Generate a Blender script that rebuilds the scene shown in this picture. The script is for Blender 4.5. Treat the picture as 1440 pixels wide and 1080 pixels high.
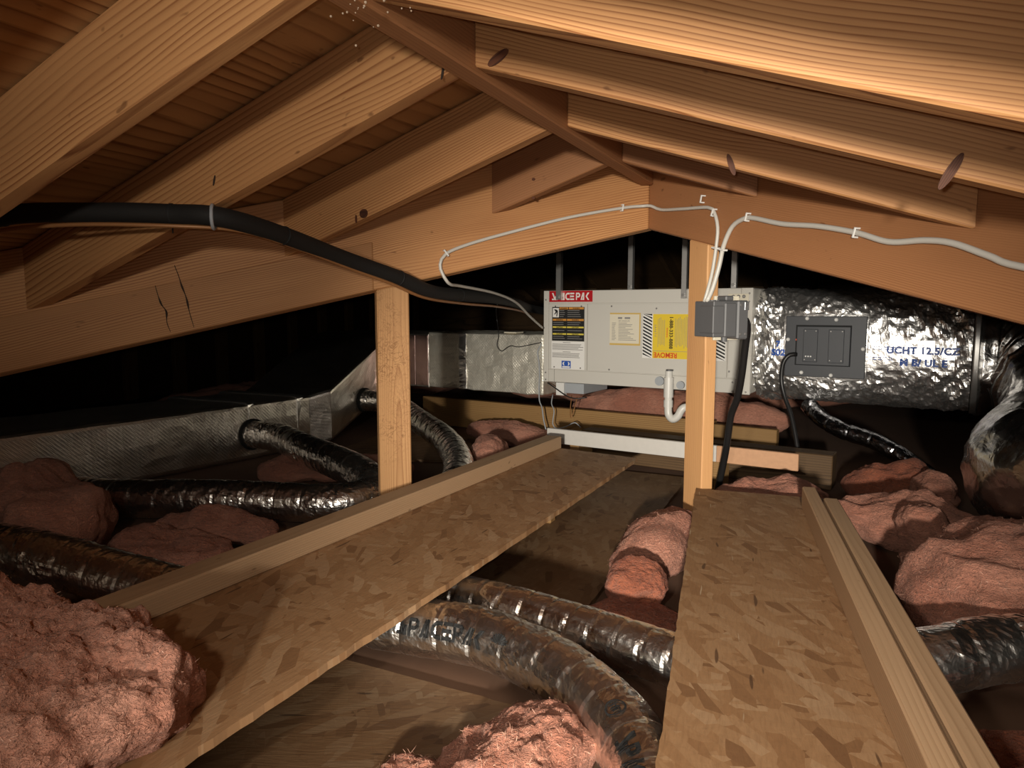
import bpy, bmesh, math, random
from mathutils import Vector, Matrix, noise
random.seed(7)
for o in list(bpy.data.objects): bpy.data.objects.remove(o)
SC = bpy.context.scene
COL = SC.collection
ZC = 0.64            # eye height above the attic deck; all heights below are written relative to the eye

# ------------------------------------------------------------------ camera, world, light
cam = bpy.data.cameras.new('camera'); camo = bpy.data.objects.new('camera', cam); COL.objects.link(camo)
cam.sensor_width = 36.0; cam.lens = 25.0; cam.clip_start = .02
yaw, pit = math.radians(25.2), math.radians(6.1)
camo.location = (0, 0, ZC); camo.rotation_euler = (math.pi/2 - pit, 0, yaw)
SC.camera = camo
w = bpy.data.worlds.new('world'); SC.world = w; w.use_nodes = True
w.node_tree.nodes['Background'].inputs[0].default_value = (1.0, .76, .54, 1)
w.node_tree.nodes['Background'].inputs[1].default_value = .15
def lamp(name, kind, loc, energy, color, **k):
    l = bpy.data.lights.new(name, kind); l.energy = energy; l.color = color
    tgt = k.pop('target', None)
    for a, b in k.items(): setattr(l, a, b)
    o = bpy.data.objects.new(name, l); COL.objects.link(o); o.location = Vector(loc) + Vector((0, 0, ZC))
    if tgt is not None:
        o.rotation_euler = (Vector(tgt) - Vector(loc)).to_track_quat('-Z', 'Y').to_euler()
    return o
# a torch propped behind the photographer and aimed at the air handler, and the photographer's headlamp
LP = (.24, -1.40, .04); LC = (1, .93, .82)
lamp('torch', 'SPOT', LP, 480, LC, target=(-.74, 3.0, -.55), spot_size=math.radians(35), spot_blend=1.0, shadow_soft_size=.05)
lamp('headlamp', 'SPOT', (-.20, -.30, .175), 25, LC, target=(-.62, 3.0, .65), spot_size=math.radians(140), spot_blend=1.0, shadow_soft_size=.03)
# the phone's own flash beside its lens
lamp('phone_flash', 'SPOT', (-.016, -.004, .014), 8, (1, .95, .86), target=(-.95, 3.0, -.05), spot_size=math.radians(92), spot_blend=1.0, shadow_soft_size=.006)
SC.view_settings.view_transform = 'Standard'; SC.view_settings.look = 'None'
SC.view_settings.gamma = 1; SC.view_settings.use_curve_mapping = False
SC.view_settings.exposure = 0.35

# ------------------------------------------------------------------ materials
def newmat(name):
    m = bpy.data.materials.new(name); m.use_nodes = True
    nt = m.node_tree; b = nt.nodes['Principled BSDF']
    return m, nt, b
def N(nt, t, **k):
    n = nt.nodes.new(t)
    for a, v in k.items(): setattr(n, a, v)
    return n
def lk(nt, a, b): nt.links.new(a, b)
def math_(nt, op, a, b=None, c=None):
    n = N(nt, 'ShaderNodeMath', operation=op)
    for i, v in enumerate((a, b, c)):
        if v is None: continue
        if isinstance(v, (int, float)): n.inputs[i].default_value = v
        else: lk(nt, v, n.inputs[i])
    return n.outputs[0]
def ramp(nt, fac, stops):
    r = N(nt, 'ShaderNodeValToRGB'); e = r.color_ramp.elements
    while len(e) < len(stops): e.new(.5)
    for i, (p, c) in enumerate(stops):
        e[i].position = p; e[i].color = (*c, 1) if len(c) == 3 else c
    lk(nt, fac, r.inputs[0]); return r.outputs[0]
def mix(nt, fac, a, b, mode='MIX'):
    n = N(nt, 'ShaderNodeMix', data_type='RGBA', blend_type=mode)
    if isinstance(fac, (int, float)): n.inputs[0].default_value = fac
    else: lk(nt, fac, n.inputs[0])
    for i, v in ((6, a), (7, b)):
        if isinstance(v, tuple): n.inputs[i].default_value = (*v, 1)
        else: lk(nt, v, n.inputs[i])
    return n.outputs[2]
def noisetex(nt, vec, scale, detail=3, rough=.55, dist=0):
    n = N(nt, 'ShaderNodeTexNoise'); n.inputs['Scale'].default_value = scale
    n.inputs['Detail'].default_value = detail; n.inputs['Roughness'].default_value = rough
    n.inputs['Distortion'].default_value = dist
    if vec is not None: lk(nt, vec, n.inputs['Vector'])
    return n
def mapping(nt, vec, scale=(1, 1, 1), rot=(0, 0, 0), loc=None):
    n = N(nt, 'ShaderNodeMapping'); lk(nt, vec, n.inputs[0])
    n.inputs['Scale'].default_value = scale; n.inputs['Rotation'].default_value = rot
    if loc is not None:
        if isinstance(loc, tuple): n.inputs['Location'].default_value = loc
        else: lk(nt, loc, n.inputs['Location'])
    return n.outputs[0]
def bump(nt, h, strength, dist, normal_in, prev=None):
    n = N(nt, 'ShaderNodeBump'); n.inputs['Strength'].default_value = strength; n.inputs['Distance'].default_value = dist
    lk(nt, h, n.inputs['Height'])
    if prev is not None: lk(nt, prev, n.inputs['Normal'])
    if normal_in is not None: lk(nt, n.outputs[0], normal_in)
    return n.outputs[0]

def wood(name, light, dark, rings=150., wob=.03, contrast=1., blotch=.35, rough=.6, pith=.12):
    """growth rings round a pith that runs along local X, so faces get straight and cathedral grain"""
    m, nt, b = newmat(name)
    tc = N(nt, 'ShaderNodeTexCoord').outputs['Object']; rnd = N(nt, 'ShaderNodeObjectInfo').outputs['Random']
    cx = N(nt, 'ShaderNodeCombineXYZ'); lk(nt, math_(nt, 'MULTIPLY', rnd, 43.7), cx.inputs[0])
    lk(nt, math_(nt, 'MULTIPLY_ADD', math_(nt, 'FRACT', math_(nt, 'MULTIPLY', rnd, 17.3)), pith*1.2, -pith*.6), cx.inputs[1])
    lk(nt, math_(nt, 'MULTIPLY_ADD', math_(nt, 'FRACT', math_(nt, 'MULTIPLY', rnd, 7.9)), pith*.8, pith*.35), cx.inputs[2])
    add = N(nt, 'ShaderNodeVectorMath', operation='ADD'); lk(nt, tc, add.inputs[0]); lk(nt, cx.outputs[0], add.inputs[1])
    v = add.outputs[0]
    n1 = noisetex(nt, mapping(nt, v, (1.1, 6, 6)), 1.0, 2).outputs[0]
    fr = math_(nt, 'MULTIPLY_ADD', math_(nt, 'FRACT', math_(nt, 'MULTIPLY', rnd, 53.3)), .7*rings, .6*rings)
    sep = N(nt, 'ShaderNodeSeparateXYZ'); lk(nt, v, sep.inputs[0])
    y, z = sep.outputs[1], sep.outputs[2]
    r = math_(nt, 'SQRT', math_(nt, 'ADD', math_(nt, 'MULTIPLY', y, y), math_(nt, 'MULTIPLY', z, z)))
    r = math_(nt, 'ADD', r, math_(nt, 'MULTIPLY', math_(nt, 'SUBTRACT', n1, .5), wob*2))
    fine = noisetex(nt, mapping(nt, v, (3, 160, 160)), 1.0, 3, .6).outputs[0]
    ph = math_(nt, 'ADD', math_(nt, 'MULTIPLY', r, fr), math_(nt, 'MULTIPLY', fine, .35))
    f = math_(nt, 'FRACT', ph)
    lt = Vector(light)*1.06; dk = Vector(dark)*.85; md = lt.lerp(dk, .5*contrast); d2 = lt.lerp(dk, contrast)
    c = ramp(nt, f, [(0, tuple(lt)), (.45, tuple(lt.lerp(md, .4))), (.70, tuple(md)), (.85, tuple(d2)), (1, tuple(lt))])
    mod = noisetex(nt, mapping(nt, v, (2.2, 14, 14), loc=(7, 2, 5)), 1.0, 2).outputs[0]
    c = mix(nt, math_(nt, 'MULTIPLY', ramp(nt, mod, [(.35, (1, 1, 1)), (.62, (0, 0, 0))]), .75), c, tuple(lt.lerp(md, .45)))
    big = noisetex(nt, mapping(nt, v, (1.1, 5, 5), loc=(3, 1, 2)), 1.5, 3).outputs[0]
    c = mix(nt, math_(nt, 'MULTIPLY', ramp(nt, big, [(.42, (0, 0, 0)), (.72, (1, 1, 1))]), blotch), c, tuple(dk))
    sp = noisetex(nt, mapping(nt, v, (26, 60, 60), loc=(9, 4, 1)), 1.0, 1).outputs[0]
    c = mix(nt, ramp(nt, sp, [(.74, (0, 0, 0)), (.80, (.6, .6, .6))]), c, tuple(dk*.45))
    hs = N(nt, 'ShaderNodeHueSaturation'); lk(nt, c, hs.inputs['Color'])
    lk(nt, math_(nt, 'MULTIPLY_ADD', math_(nt, 'FRACT', math_(nt, 'MULTIPLY', rnd, 29.1)), .3, .85), hs.inputs['Value'])
    lk(nt, hs.outputs[0], b.inputs['Base Color']); b.inputs['Roughness'].default_value = rough
    b.inputs['Specular IOR Level'].default_value = .3
    bump(nt, math_(nt, 'ADD', f, math_(nt, 'MULTIPLY', fine, 1.5)), .25, .0012, b.inputs['Normal'])
    return m
M = {}
M['rafter'] = wood('rafter_pine', (.51, .262, .106), (.25, .085, .028), 150, .04)
M['rafter_red'] = wood('valley_fir', (.36, .165, .070), (.23, .09, .036), 190, .03, .8, .3)
M['sheath'] = wood('sheathing_plywood', (.50, .265, .105), (.22, .08, .026), 27, .07, 1., .15, pith=.5)
M['post'] = wood('post_pine', (.56, .31, .135), (.38, .17, .065), 190, .02, .8, .25)
def worm(m):
    nt = m.node_tree; b = nt.nodes['Principled BSDF']; src = b.inputs['Base Color'].links[0].from_socket
    tc = N(nt, 'ShaderNodeTexCoord').outputs['Object']
    n = noisetex(nt, tc, 34, 2, .5, 2.5).outputs[0]
    ln = ramp(nt, math_(nt, 'ABSOLUTE', math_(nt, 'SUBTRACT', n, .5)), [(.012, (1, 1, 1)), (.045, (0, 0, 0))])
    reg = ramp(nt, noisetex(nt, mapping(nt, tc, (1, 1, 1), loc=(.4, 0, 0)), 4, 2).outputs[0], [(.42, (0, 0, 0)), (.58, (1, 1, 1))])
    lk(nt, mix(nt, math_(nt, 'MULTIPLY', math_(nt, 'MULTIPLY', ln, reg), .6), src, (.20, .085, .03)), b.inputs['Base Color'])
M['post_worm'] = wood('post_pine_tracked', (.56, .31, .135), (.38, .17, .065), 190, .02, .8, .25); worm(M['post_worm'])
M['batten'] = wood('batten_spruce', (.47, .305, .175), (.36, .21, .105), 230, .012, .6, .2)
M['joist'] = wood('joist_fir', (.32, .19, .075), (.20, .10, .035), 180, .02)
M['old'] = wood('old_rafter', (.12, .07, .032), (.05, .028, .014), 150, .03)  # wood darkened in its colour to stand for the unlit main roof

def osb(name, bright=1.0):
    m, nt, b = newmat(name)
    tc = N(nt, 'ShaderNodeTexCoord').outputs['Object']
    warp = noisetex(nt, tc, 9, 2)
    wv = N(nt, 'ShaderNodeVectorMath', operation='MULTIPLY_ADD'); lk(nt, warp.outputs[1], wv.inputs[0])
    wv.inputs[1].default_value = (.012, .012, .0); lk(nt, tc, wv.inputs[2]); v = wv.outputs[0]
    cols = []; edges = []
    for i, (ang, sc) in enumerate(((.25, (24, 62, 1)), (1.35, (20, 66, 1)), (2.3, (28, 52, 1)), (-.5, (16, 55, 1)))):
        mp = mapping(nt, v, (1, 1, 0), (0, 0, ang)); mp = mapping(nt, mp, sc, (0, 0, 0), (i*3.7, i*5.1, 0))
        vo = N(nt, 'ShaderNodeTexVoronoi'); vo.voronoi_dimensions = '2D'; vo.inputs['Scale'].default_value = 1
        lk(nt, mp, vo.inputs['Vector']); s = N(nt, 'ShaderNodeSeparateColor'); lk(nt, vo.outputs['Color'], s.inputs[0])
        cols.append(s); edges.append(vo.outputs['Distance'])
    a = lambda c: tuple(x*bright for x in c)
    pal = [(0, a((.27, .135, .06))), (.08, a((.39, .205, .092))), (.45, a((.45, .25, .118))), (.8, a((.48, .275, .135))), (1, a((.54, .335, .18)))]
    c = ramp(nt, cols[0].outputs[0], pal)
    for i in (1, 2, 3):
        sel = math_(nt, 'GREATER_THAN', cols[i].outputs[1], .52)
        c = mix(nt, sel, c, ramp(nt, cols[i].outputs[0], pal))
    # dark slivers and pale splinters
    g = noisetex(nt, mapping(nt, v, (30, 220, 1), (0, 0, .5)), 1, 2).outputs[0]
    c = mix(nt, math_(nt, 'MULTIPLY', ramp(nt, g, [(.45, (0, 0, 0)), (.7, (1, 1, 1))]), .25), c, a((.25, .13, .06)))
    g2 = noisetex(nt, mapping(nt, v, (9, 70, 1), (0, 0, 1.1), (5, 2, 0)), 1, 1).outputs[0]
    c = mix(nt, ramp(nt, g2, [(.73, (0, 0, 0)), (.76, (.8, .8, .8))]), c, a((.12, .06, .03)))
    g3 = noisetex(nt, mapping(nt, v, (8, 120, 1), (0, 0, -.2), (1, 8, 0)), 1, 1).outputs[0]
    c = mix(nt, ramp(nt, g3, [(.75, (0, 0, 0)), (.78, (.7, .7, .7))]), c, a((.75, .58, .38)))
    lk(nt, c, b.inputs['Base Color']); b.inputs['Roughness'].default_value = .62; b.inputs['Specular IOR Level'].default_value = .3
    h = math_(nt, 'ADD', math_(nt, 'ADD', cols[1].outputs[0], cols[2].outputs[0]), math_(nt, 'MULTIPLY', g, 1.2))
    bump(nt, h, .45, .0012, b.inputs['Normal'])
    return m
M['osb'] = osb('osb_board', .70); M['osb_old'] = osb('osb_old', .36)  # second copy of the board tones set darker for the low sheets

def foil(name, col=(.78, .77, .76), rough=.2, crinkle=.5, scale=45., scrim=0., metal=1.):
    m, nt, b = newmat(name)
    tc = N(nt, 'ShaderNodeTexCoord').outputs['Object']
    b.inputs['Metallic'].default_value = metal; b.inputs['Base Color'].default_value = (*col, 1)
    rn = noisetex(nt, tc, 14, 3).outputs[0]
    lk(nt, math_(nt, 'MULTIPLY_ADD', rn, .16, rough-.08), b.inputs['Roughness'])
    n1 = noisetex(nt, tc, scale*.5, 3, .6, 1.2).outputs[0]
    vo = N(nt, 'ShaderNodeTexVoronoi'); vo.inputs['Scale'].default_value = scale
    wp = N(nt, 'ShaderNodeVectorMath', operation='MULTIPLY_ADD'); lk(nt, noisetex(nt, tc, 12, 2).outputs[1], wp.inputs[0])
    wp.inputs[1].default_value = (.05, .05, .05); lk(nt, tc, wp.inputs[2]); lk(nt, wp.outputs[0], vo.inputs['Vector'])
    p = bump(nt, n1, crinkle, .010, None)
    p2 = bump(nt, vo.outputs['Distance'], crinkle*.8, .006, b.inputs['Normal'] if not scrim else None, p)
    if scrim:
        w1 = N(nt, 'ShaderNodeTexWave', wave_type='BANDS', bands_direction='DIAGONAL'); w1.inputs['Scale'].default_value = 42
        lk(nt, tc, w1.inputs['Vector'])
        w2 = N(nt, 'ShaderNodeTexWave', wave_type='BANDS', bands_direction='DIAGONAL'); w2.inputs['Scale'].default_value = 42
        lk(nt, mapping(nt, tc, (-1, 1, 1)), w2.inputs['Vector'])
        h = math_(nt, 'MAXIMUM', math_(nt, 'POWER', w1.outputs[1], 6.), math_(nt, 'POWER', w2.outputs[1], 6.))
        bump(nt, h, scrim, .0015, b.inputs['Normal'], p2)
    return m
M['foil'] = foil('crinkled_foil', (.93, .92, .90), .30, .26, 40, 0., .95)
M['foil_flex'] = foil('flex_duct_film', (.86, .83, .78), .28, .22, 55)
M['foil_big'] = foil('dark_flex_film', (.60, .59, .58), .26, .35, 30)
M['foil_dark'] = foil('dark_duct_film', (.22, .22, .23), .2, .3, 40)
M['foil_board'] = foil('duct_board_foil', (.74, .70, .64), .36, .12, 24, .25)
M['foil_scrim'] = foil('scrim_foil', (.92, .88, .76), .45, .30, 30, .4, .72)

def plain(name, col, rough=.5, metal=0., var=0., bumpy=0., scale=60):
    m, nt, b = newmat(name)
    tc = N(nt, 'ShaderNodeTexCoord').outputs['Object']
    n = noisetex(nt, tc, scale, 3).outputs[0]
    if var:
        lk(nt, mix(nt, math_(nt, 'MULTIPLY', n, var), col, tuple(c*.55 for c in col)), b.inputs['Base Color'])
    else: b.inputs['Base Color'].default_value = (*col, 1)
    b.inputs['Roughness'].default_value = rough; b.inputs['Metallic'].default_value = metal
    if bumpy: bump(nt, n, bumpy, .002, b.inputs['Normal'])
    return m
M['white'] = plain('white_enamel', (.60, .575, .52), .42, 0, .08, .03, 8)
M['white2'] = plain('white_plastic', (.74, .73, .70), .35, 0, .05)
M['groove'] = plain('panel_gap', (.06, .055, .05), .7, 0, .1)
M['red'] = plain('logo_red', (.46, .012, .018), .4, 0, .05)
M['label_white'] = plain('label_paper', (.80, .78, .74), .5, 0, .05)
M['label_cream'] = plain('label_cream', (.72, .66, .52), .5, 0, .08)
M['label_tan'] = plain('label_tan', (.62, .42, .12), .5, 0, .1)
M['yellow'] = plain('sticker_yellow', (.78, .56, .035), .45, 0, .06)
M['ylw2'] = plain('label_yellow_bar', (.72, .58, .08), .5, 0, .1)
M['orange'] = plain('label_orange_bar', (.62, .26, .04), .5, 0, .1)
M['ink'] = plain('black_ink', (.008, .008, .008), .75, 0, .1)
M['grey_ink'] = plain('grey_ink', (.25, .24, .23), .5, 0, .1)
M['red_ink'] = plain('red_orange_ink', (.66, .07, .015), .45, 0, .05)
M['blue'] = plain('blue_ink', (.03, .10, .42), .4, 0, .1)
M['screw'] = plain('screw_steel', (.35, .34, .33), .4, .7, .1)
M['galv'] = plain('galvanized_steel', (.62, .61, .59), .38, .85, .25, .05, 40)
M['pan'] = plain('drain_pan_metal', (.70, .67, .62), .5, .35, .22, .1, 50)
M['black'] = plain('black_rubber', (.008, .007, .006), .8, 0, .2, .15, 90)
M['black_cable'] = plain('black_cable', (.014, .013, .013), .4, 0, .1)
M['blackplastic'] = plain('black_plate', (.045, .048, .055), .42, .1, .15, .03)
M['band'] = plain('canvas_connector', (.055, .050, .045), .75, 0, .3, .2, 120)
M['greybox'] = plain('grey_pvc', (.115, .115, .118), .45, 0, .15)
M['bracket'] = plain('aluminium', (.6, .6, .6), .3, .8, .1)
M['nm'] = plain('white_cable', (.56, .54, .49), .38, 0, .08)
M['copper'] = plain('tan_wire', (.35, .16, .06), .45, .2, .2)
M['pvc'] = plain('white_pvc', (.72, .70, .65), .35, 0, .06)
M['foam'] = plain('grey_block', (.36, .38, .40), .6, 0, .1)
M['bare'] = plain('bare_strand_board', (.60, .33, .18), .6, 0, .55, .2, 70)
M['knot'] = wood('knot_wood', (.13, .045, .02), (.04, .015, .01), 420, .006, 1., .5)
M['crack'] = plain('dark_crack', (.035, .02, .012), .9, 0, .3)
M['dust'] = plain('white_lint', (.5, .38, .27), .9, 0, .2)
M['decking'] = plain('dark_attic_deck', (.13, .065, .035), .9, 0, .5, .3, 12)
M['pinkrefl'] = foil('pink_tape_foil', (.80, .55, .50), .33, .12, 26)  # foil tinted pink to stand for a reflection on the duct

M['fibre'] = plain('glass_fibre', (.74, .42, .30), .5, 0, .3)
def fluff(name, col, dark):
    m, nt, b = newmat(name)
    tc = N(nt, 'ShaderNodeTexCoord').outputs['Object']
    a = noisetex(nt, tc, 7, 4, .6, .6).outputs[0]
    f = noisetex(nt, mapping(nt, tc, (1, 1, 2.2)), 75, 4, .7, 1.2).outputs[0]
    c = mix(nt, ramp(nt, a, [(.35, (0, 0, 0)), (.7, (1, 1, 1))]), dark, col)
    c = mix(nt, math_(nt, 'MULTIPLY', ramp(nt, f, [(.3, (1, 1, 1)), (.6, (0, 0, 0))]), .4), c, tuple(x*.55 for x in dark))
    lk(nt, c, b.inputs['Base Color']); b.inputs['Roughness'].default_value = .95; b.inputs['Specular IOR Level'].default_value = .1
    b.inputs['Sheen Weight'].default_value = .25; b.inputs['Sheen Tint'].default_value = (1, .75, .65, 1)
    p = bump(nt, f, .9, .012, None)
    bump(nt, noisetex(nt, tc, 260, 2).outputs[0], .6, .004, b.inputs['Normal'], p)
    return m
M['pink'] = fluff('pink_fiberglass', (.58, .27, .185), (.42, .165, .105))
M['pink_pale'] = fluff('pink_fiberglass_pale', (.72, .37, .265), (.52, .22, .145))  # lighter copy of pink, lamp light on the near batt put into its colour
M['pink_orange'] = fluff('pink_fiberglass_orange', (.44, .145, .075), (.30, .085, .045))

# ------------------------------------------------------------------ mesh helpers
def frame(origin, ex, ez=(0, 0, 1)):
    x = Vector(ex).normalized(); z = Vector(ez); z = (z - x*z.dot(x)).normalized(); y = z.cross(x)
    o = Vector(origin); m = Matrix.Identity(4)
    for i in range(3): m[i][0], m[i][1], m[i][2], m[i][3] = x[i], y[i], z[i], o[i]
    m[2][3] += ZC
    return m
ORIGIN = frame((0, 0, 0), (1, 0, 0))
def link(name, me, parent=None, mat=None, MX=None):
    if mat is not None and not me.materials: me.materials.append(M[mat] if isinstance(mat, str) else mat)
    o = bpy.data.objects.new(name, me); COL.objects.link(o)
    if parent is not None:
        o.parent = parent
        if MX is not None: o.matrix_local = parent.matrix_basis.inverted() @ MX if parent.parent is None else MX
    else: o.matrix_basis = MX if MX is not None else ORIGIN
    return o
def tag(o, label=None, cat=None, group=None, kind=None):
    for k, v in (('label', label), ('category', cat), ('group', group), ('kind', kind)):
        if v: o[k] = v
    return o
def empty(name, MX, *a, **k):
    o = bpy.data.objects.new(name, None); COL.objects.link(o); o.matrix_basis = MX; o.empty_display_size = .05
    return tag(o, *a, **k)
def pyd(verts, faces, smooth=False, name='m'):
    me = bpy.data.meshes.new(name); me.from_pydata([tuple(v) for v in verts], [], faces); me.update()
    bm = bmesh.new(); bm.from_mesh(me); bmesh.ops.recalc_face_normals(bm, faces=bm.faces); bm.to_mesh(me); bm.free()
    if smooth:
        for p in me.polygons: p.use_smooth = True
    return me
HEXF = [(0, 1, 2, 3), (4, 7, 6, 5), (0, 4, 5, 1), (1, 5, 6, 2), (2, 6, 7, 3), (3, 7, 4, 0)]
def bevelled(me, w, seg=1):
    if w <= 0: return me
    bm = bmesh.new(); bm.from_mesh(me)
    bmesh.ops.bevel(bm, geom=list(bm.edges), offset=w, segments=seg, affect='EDGES', profile=.6, clamp_overlap=True)
    bm.to_mesh(me); bm.free(); return me
def boxmesh(x0, x1, y0, y1, z0, z1, bev=0, seg=1):
    v = [(x0, y0, z0), (x1, y0, z0), (x1, y1, z0), (x0, y1, z0), (x0, y0, z1), (x1, y0, z1), (x1, y1, z1), (x0, y1, z1)]
    return bevelled(pyd(v, HEXF), bev, seg)
def merge(meshes, smooth=None):
    bm = bmesh.new()
    for m in meshes: bm.from_mesh(m)
    me = bpy.data.meshes.new('m'); bm.to_mesh(me); bm.free(); return me
def timber(name, pts8, ex, mat, bev=.003, ez=(0, 0, 1), parent=None):
    """eight world corners (bottom loop, top loop); local X runs along the grain"""
    MX = frame(pts8[0], ex, ez); inv = MX.inverted()
    v = [inv @ (Vector(p) + Vector((0, 0, ZC))) for p in pts8]
    return link(name, bevelled(pyd(v, HEXF), bev), parent, mat, MX)
def beam(name, a, b, wid, hei, mat, up=(0, 0, 1), bev=.003, parent=None):
    """straight stick from a to b, wid across, hei up, a and b on the centre of its underside"""
    a, b = Vector(a), Vector(b); L = (b-a).length
    return link(name, boxmesh(0, L, -wid/2, wid/2, 0, hei, bev), parent, mat, frame(a, b-a, up))
def catmull(pts, step):
    P = [Vector(p) for p in pts]; P = [P[0]*2-P[1]] + P + [P[-1]*2-P[-2]]; out = []
    for i in range(1, len(P)-2):
        n = max(2, int((P[i+1]-P[i]).length/step))
        for k in range(n):
            t = k/n; p0, p1, p2, p3 = P[i-1:i+3]
            out.append(.5*((2*p1) + (p2-p0)*t + (2*p0-5*p1+4*p2-p3)*t*t + (3*p1-p0-3*p2+p3)*t**3))
    out.append(P[-2]); return out
def frames(path):
    n = len(path); T = [(path[min(i+1, n-1)]-path[max(i-1, 0)]).normalized() for i in range(n)]
    ref = Vector((0, 0, 1)) if abs(T[0].z) < .9 else Vector((1, 0, 0))
    Nn = [(ref - T[0]*ref.dot(T[0])).normalized()]
    for i in range(1, n): Nn.append((Nn[-1]-T[i]*Nn[-1].dot(T[i])).normalized())
    S = [0]
    for i in range(1, n): S.append(S[-1] + (path[i]-path[i-1]).length)
    return T, Nn, S
def tubemesh(pts, rad, seg=10, step=.02, disp=None, smooth=True, flat=1.0):
    path = catmull(pts, step); T, Nn, S = frames(path); vs = []; fs = []
    L = S[-1]
    for i, p in enumerate(path):
        Bn = T[i].cross(Nn[i]); r0 = rad(S[i]/L) if callable(rad) else rad
        for k in range(seg):
            th = 2*math.pi*k/seg; d = Nn[i]*math.cos(th) + Bn*math.sin(th)*flat
            r = r0 + (disp(S[i], th, p + d*r0) if disp else 0)
            vs.append(p + d*r)
    n = len(path)
    for i in range(n-1):
        for k in range(seg):
            a, b2 = i*seg+k, i*seg+(k+1) % seg
            fs.append((a, b2, b2+seg, a+seg))
    fs.append(tuple(range(seg))[::-1]); fs.append(tuple((n-1)*seg+k for k in range(seg)))
    me = pyd(vs, fs, smooth); return me
def tube(name, pts, rad, mat, parent=None, MX=None, **k):
    return link(name, tubemesh(pts, rad, **k), parent, mat, MX)
def cylmesh(r, h, seg=16, bev=0, r2=None):
    r2 = r if r2 is None else r2
    v = [(r*math.cos(2*math.pi*k/seg), r*math.sin(2*math.pi*k/seg), 0) for k in range(seg)] + \
        [(r2*math.cos(2*math.pi*k/seg), r2*math.sin(2*math.pi*k/seg), h) for k in range(seg)]
    f = [tuple(range(seg))[::-1], tuple(range(seg, 2*seg))] + [(k, (k+1) % seg, seg+(k+1) % seg, seg+k) for k in range(seg)]
    return pyd(v, f)
def moved(me, mx):
    me.transform(mx); return me
def textmesh(s, size, bold=.0, extrude=.0004, ax='CENTER', spacing=1.0, shear=0):
    cu = bpy.data.curves.new('t', 'FONT'); cu.body = s; cu.size = size; cu.offset = bold; cu.extrude = extrude
    cu.align_x = ax; cu.align_y = 'CENTER'; cu.space_character = spacing; cu.shear = shear; cu.resolution_u = 3
    o = bpy.data.objects.new('t', cu); COL.objects.link(o)
    dg = bpy.context.evaluated_depsgraph_get(); me = bpy.data.meshes.new_from_object(o.evaluated_get(dg))
    bpy.data.objects.remove(o); bpy.data.curves.remove(cu); me.materials.clear(); return me
def fbm(p, o=3, l=2.1, g=.5):
    s, a = 0, 1
    for i in range(o):
        s += a*noise.noise(p); p = p*l + Vector((13.1, 7.7, 3.3)); a *= g
    return s
def ridged(p): return 1-abs(noise.noise(p))*2

# ------------------------------------------------------------------ the shell
XR = -.57; YA = 2.20                         # ridge line and where the valleys meet
def bot(x): return .385 - abs(x-XR)/3        # underside of the common rafters
def under(x): return bot(x) + .1475 + .002   # underside of the sheathing
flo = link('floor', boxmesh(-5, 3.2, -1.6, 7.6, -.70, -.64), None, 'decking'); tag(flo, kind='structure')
def clip(poly, a, b, c):                     # keep a*x+b*y<=c
    out = []
    for i in range(len(poly)):
        p, q = poly[i], poly[(i+1) % len(poly)]; dp, dq = a*p[0]+b*p[1]-c, a*q[0]+b*q[1]-c
        if dp <= 0: out.append(p)
        if dp*dq < 0:
            t = dp/(dp-dq); out.append((p[0]+t*(q[0]-p[0]), p[1]+t*(q[1]-p[1])))
    return out
ceil_ = empty('ceiling', ORIGIN, kind='structure')
def panel(poly, zf, ex, parent, mat='sheath', t=.013):
    if len(poly) < 3: return
    o = Vector((poly[0][0], poly[0][1], zf(*poly[0])))
    MX = frame(o, ex, (0, 0, 1)); inv = MX.inverted()
    v = [inv @ Vector((x, y, zf(x, y)+ZC)) for x, y in poly] + [inv @ Vector((x, y, zf(x, y)+t+ZC)) for x, y in poly]
    n = len(poly); f = [tuple(range(n)), tuple(range(n, 2*n))[::-1]] + [(k, (k+1) % n, n+(k+1) % n, n+k) for k in range(n)]
    o = link('sheathing_panel', pyd(v, f), parent, mat, MX); return o
g = .0012
for x0, x1 in ((-1.69, XR), (-2.81, -1.69), (-3.93, -2.81)):
    for y0, y1 in ((-1.5, -.17), (-.17, 1.047), (1.047, 2.3)):
        panel(clip([(x0+g, y0+g), (x1-g, y0+g), (x1-g, y1-g), (x0+g, y1-g)], -1, 1, 2.79), lambda x, y: under(x), (0, 1, 0), ceil_)
for x0, x1 in ((XR, .55), (.55, 1.67), (1.67, 2.79)):
    for y0, y1 in ((-1.5, -.17), (-.17, 1.047), (1.047, 2.3)):
        panel(clip([(x0+g, y0+g), (x1-g, y0+g), (x1-g, y1-g), (x0+g, y1-g)], 1, 1, 1.65), lambda x, y: under(x), (0, 1, 0), ceil_)
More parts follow.
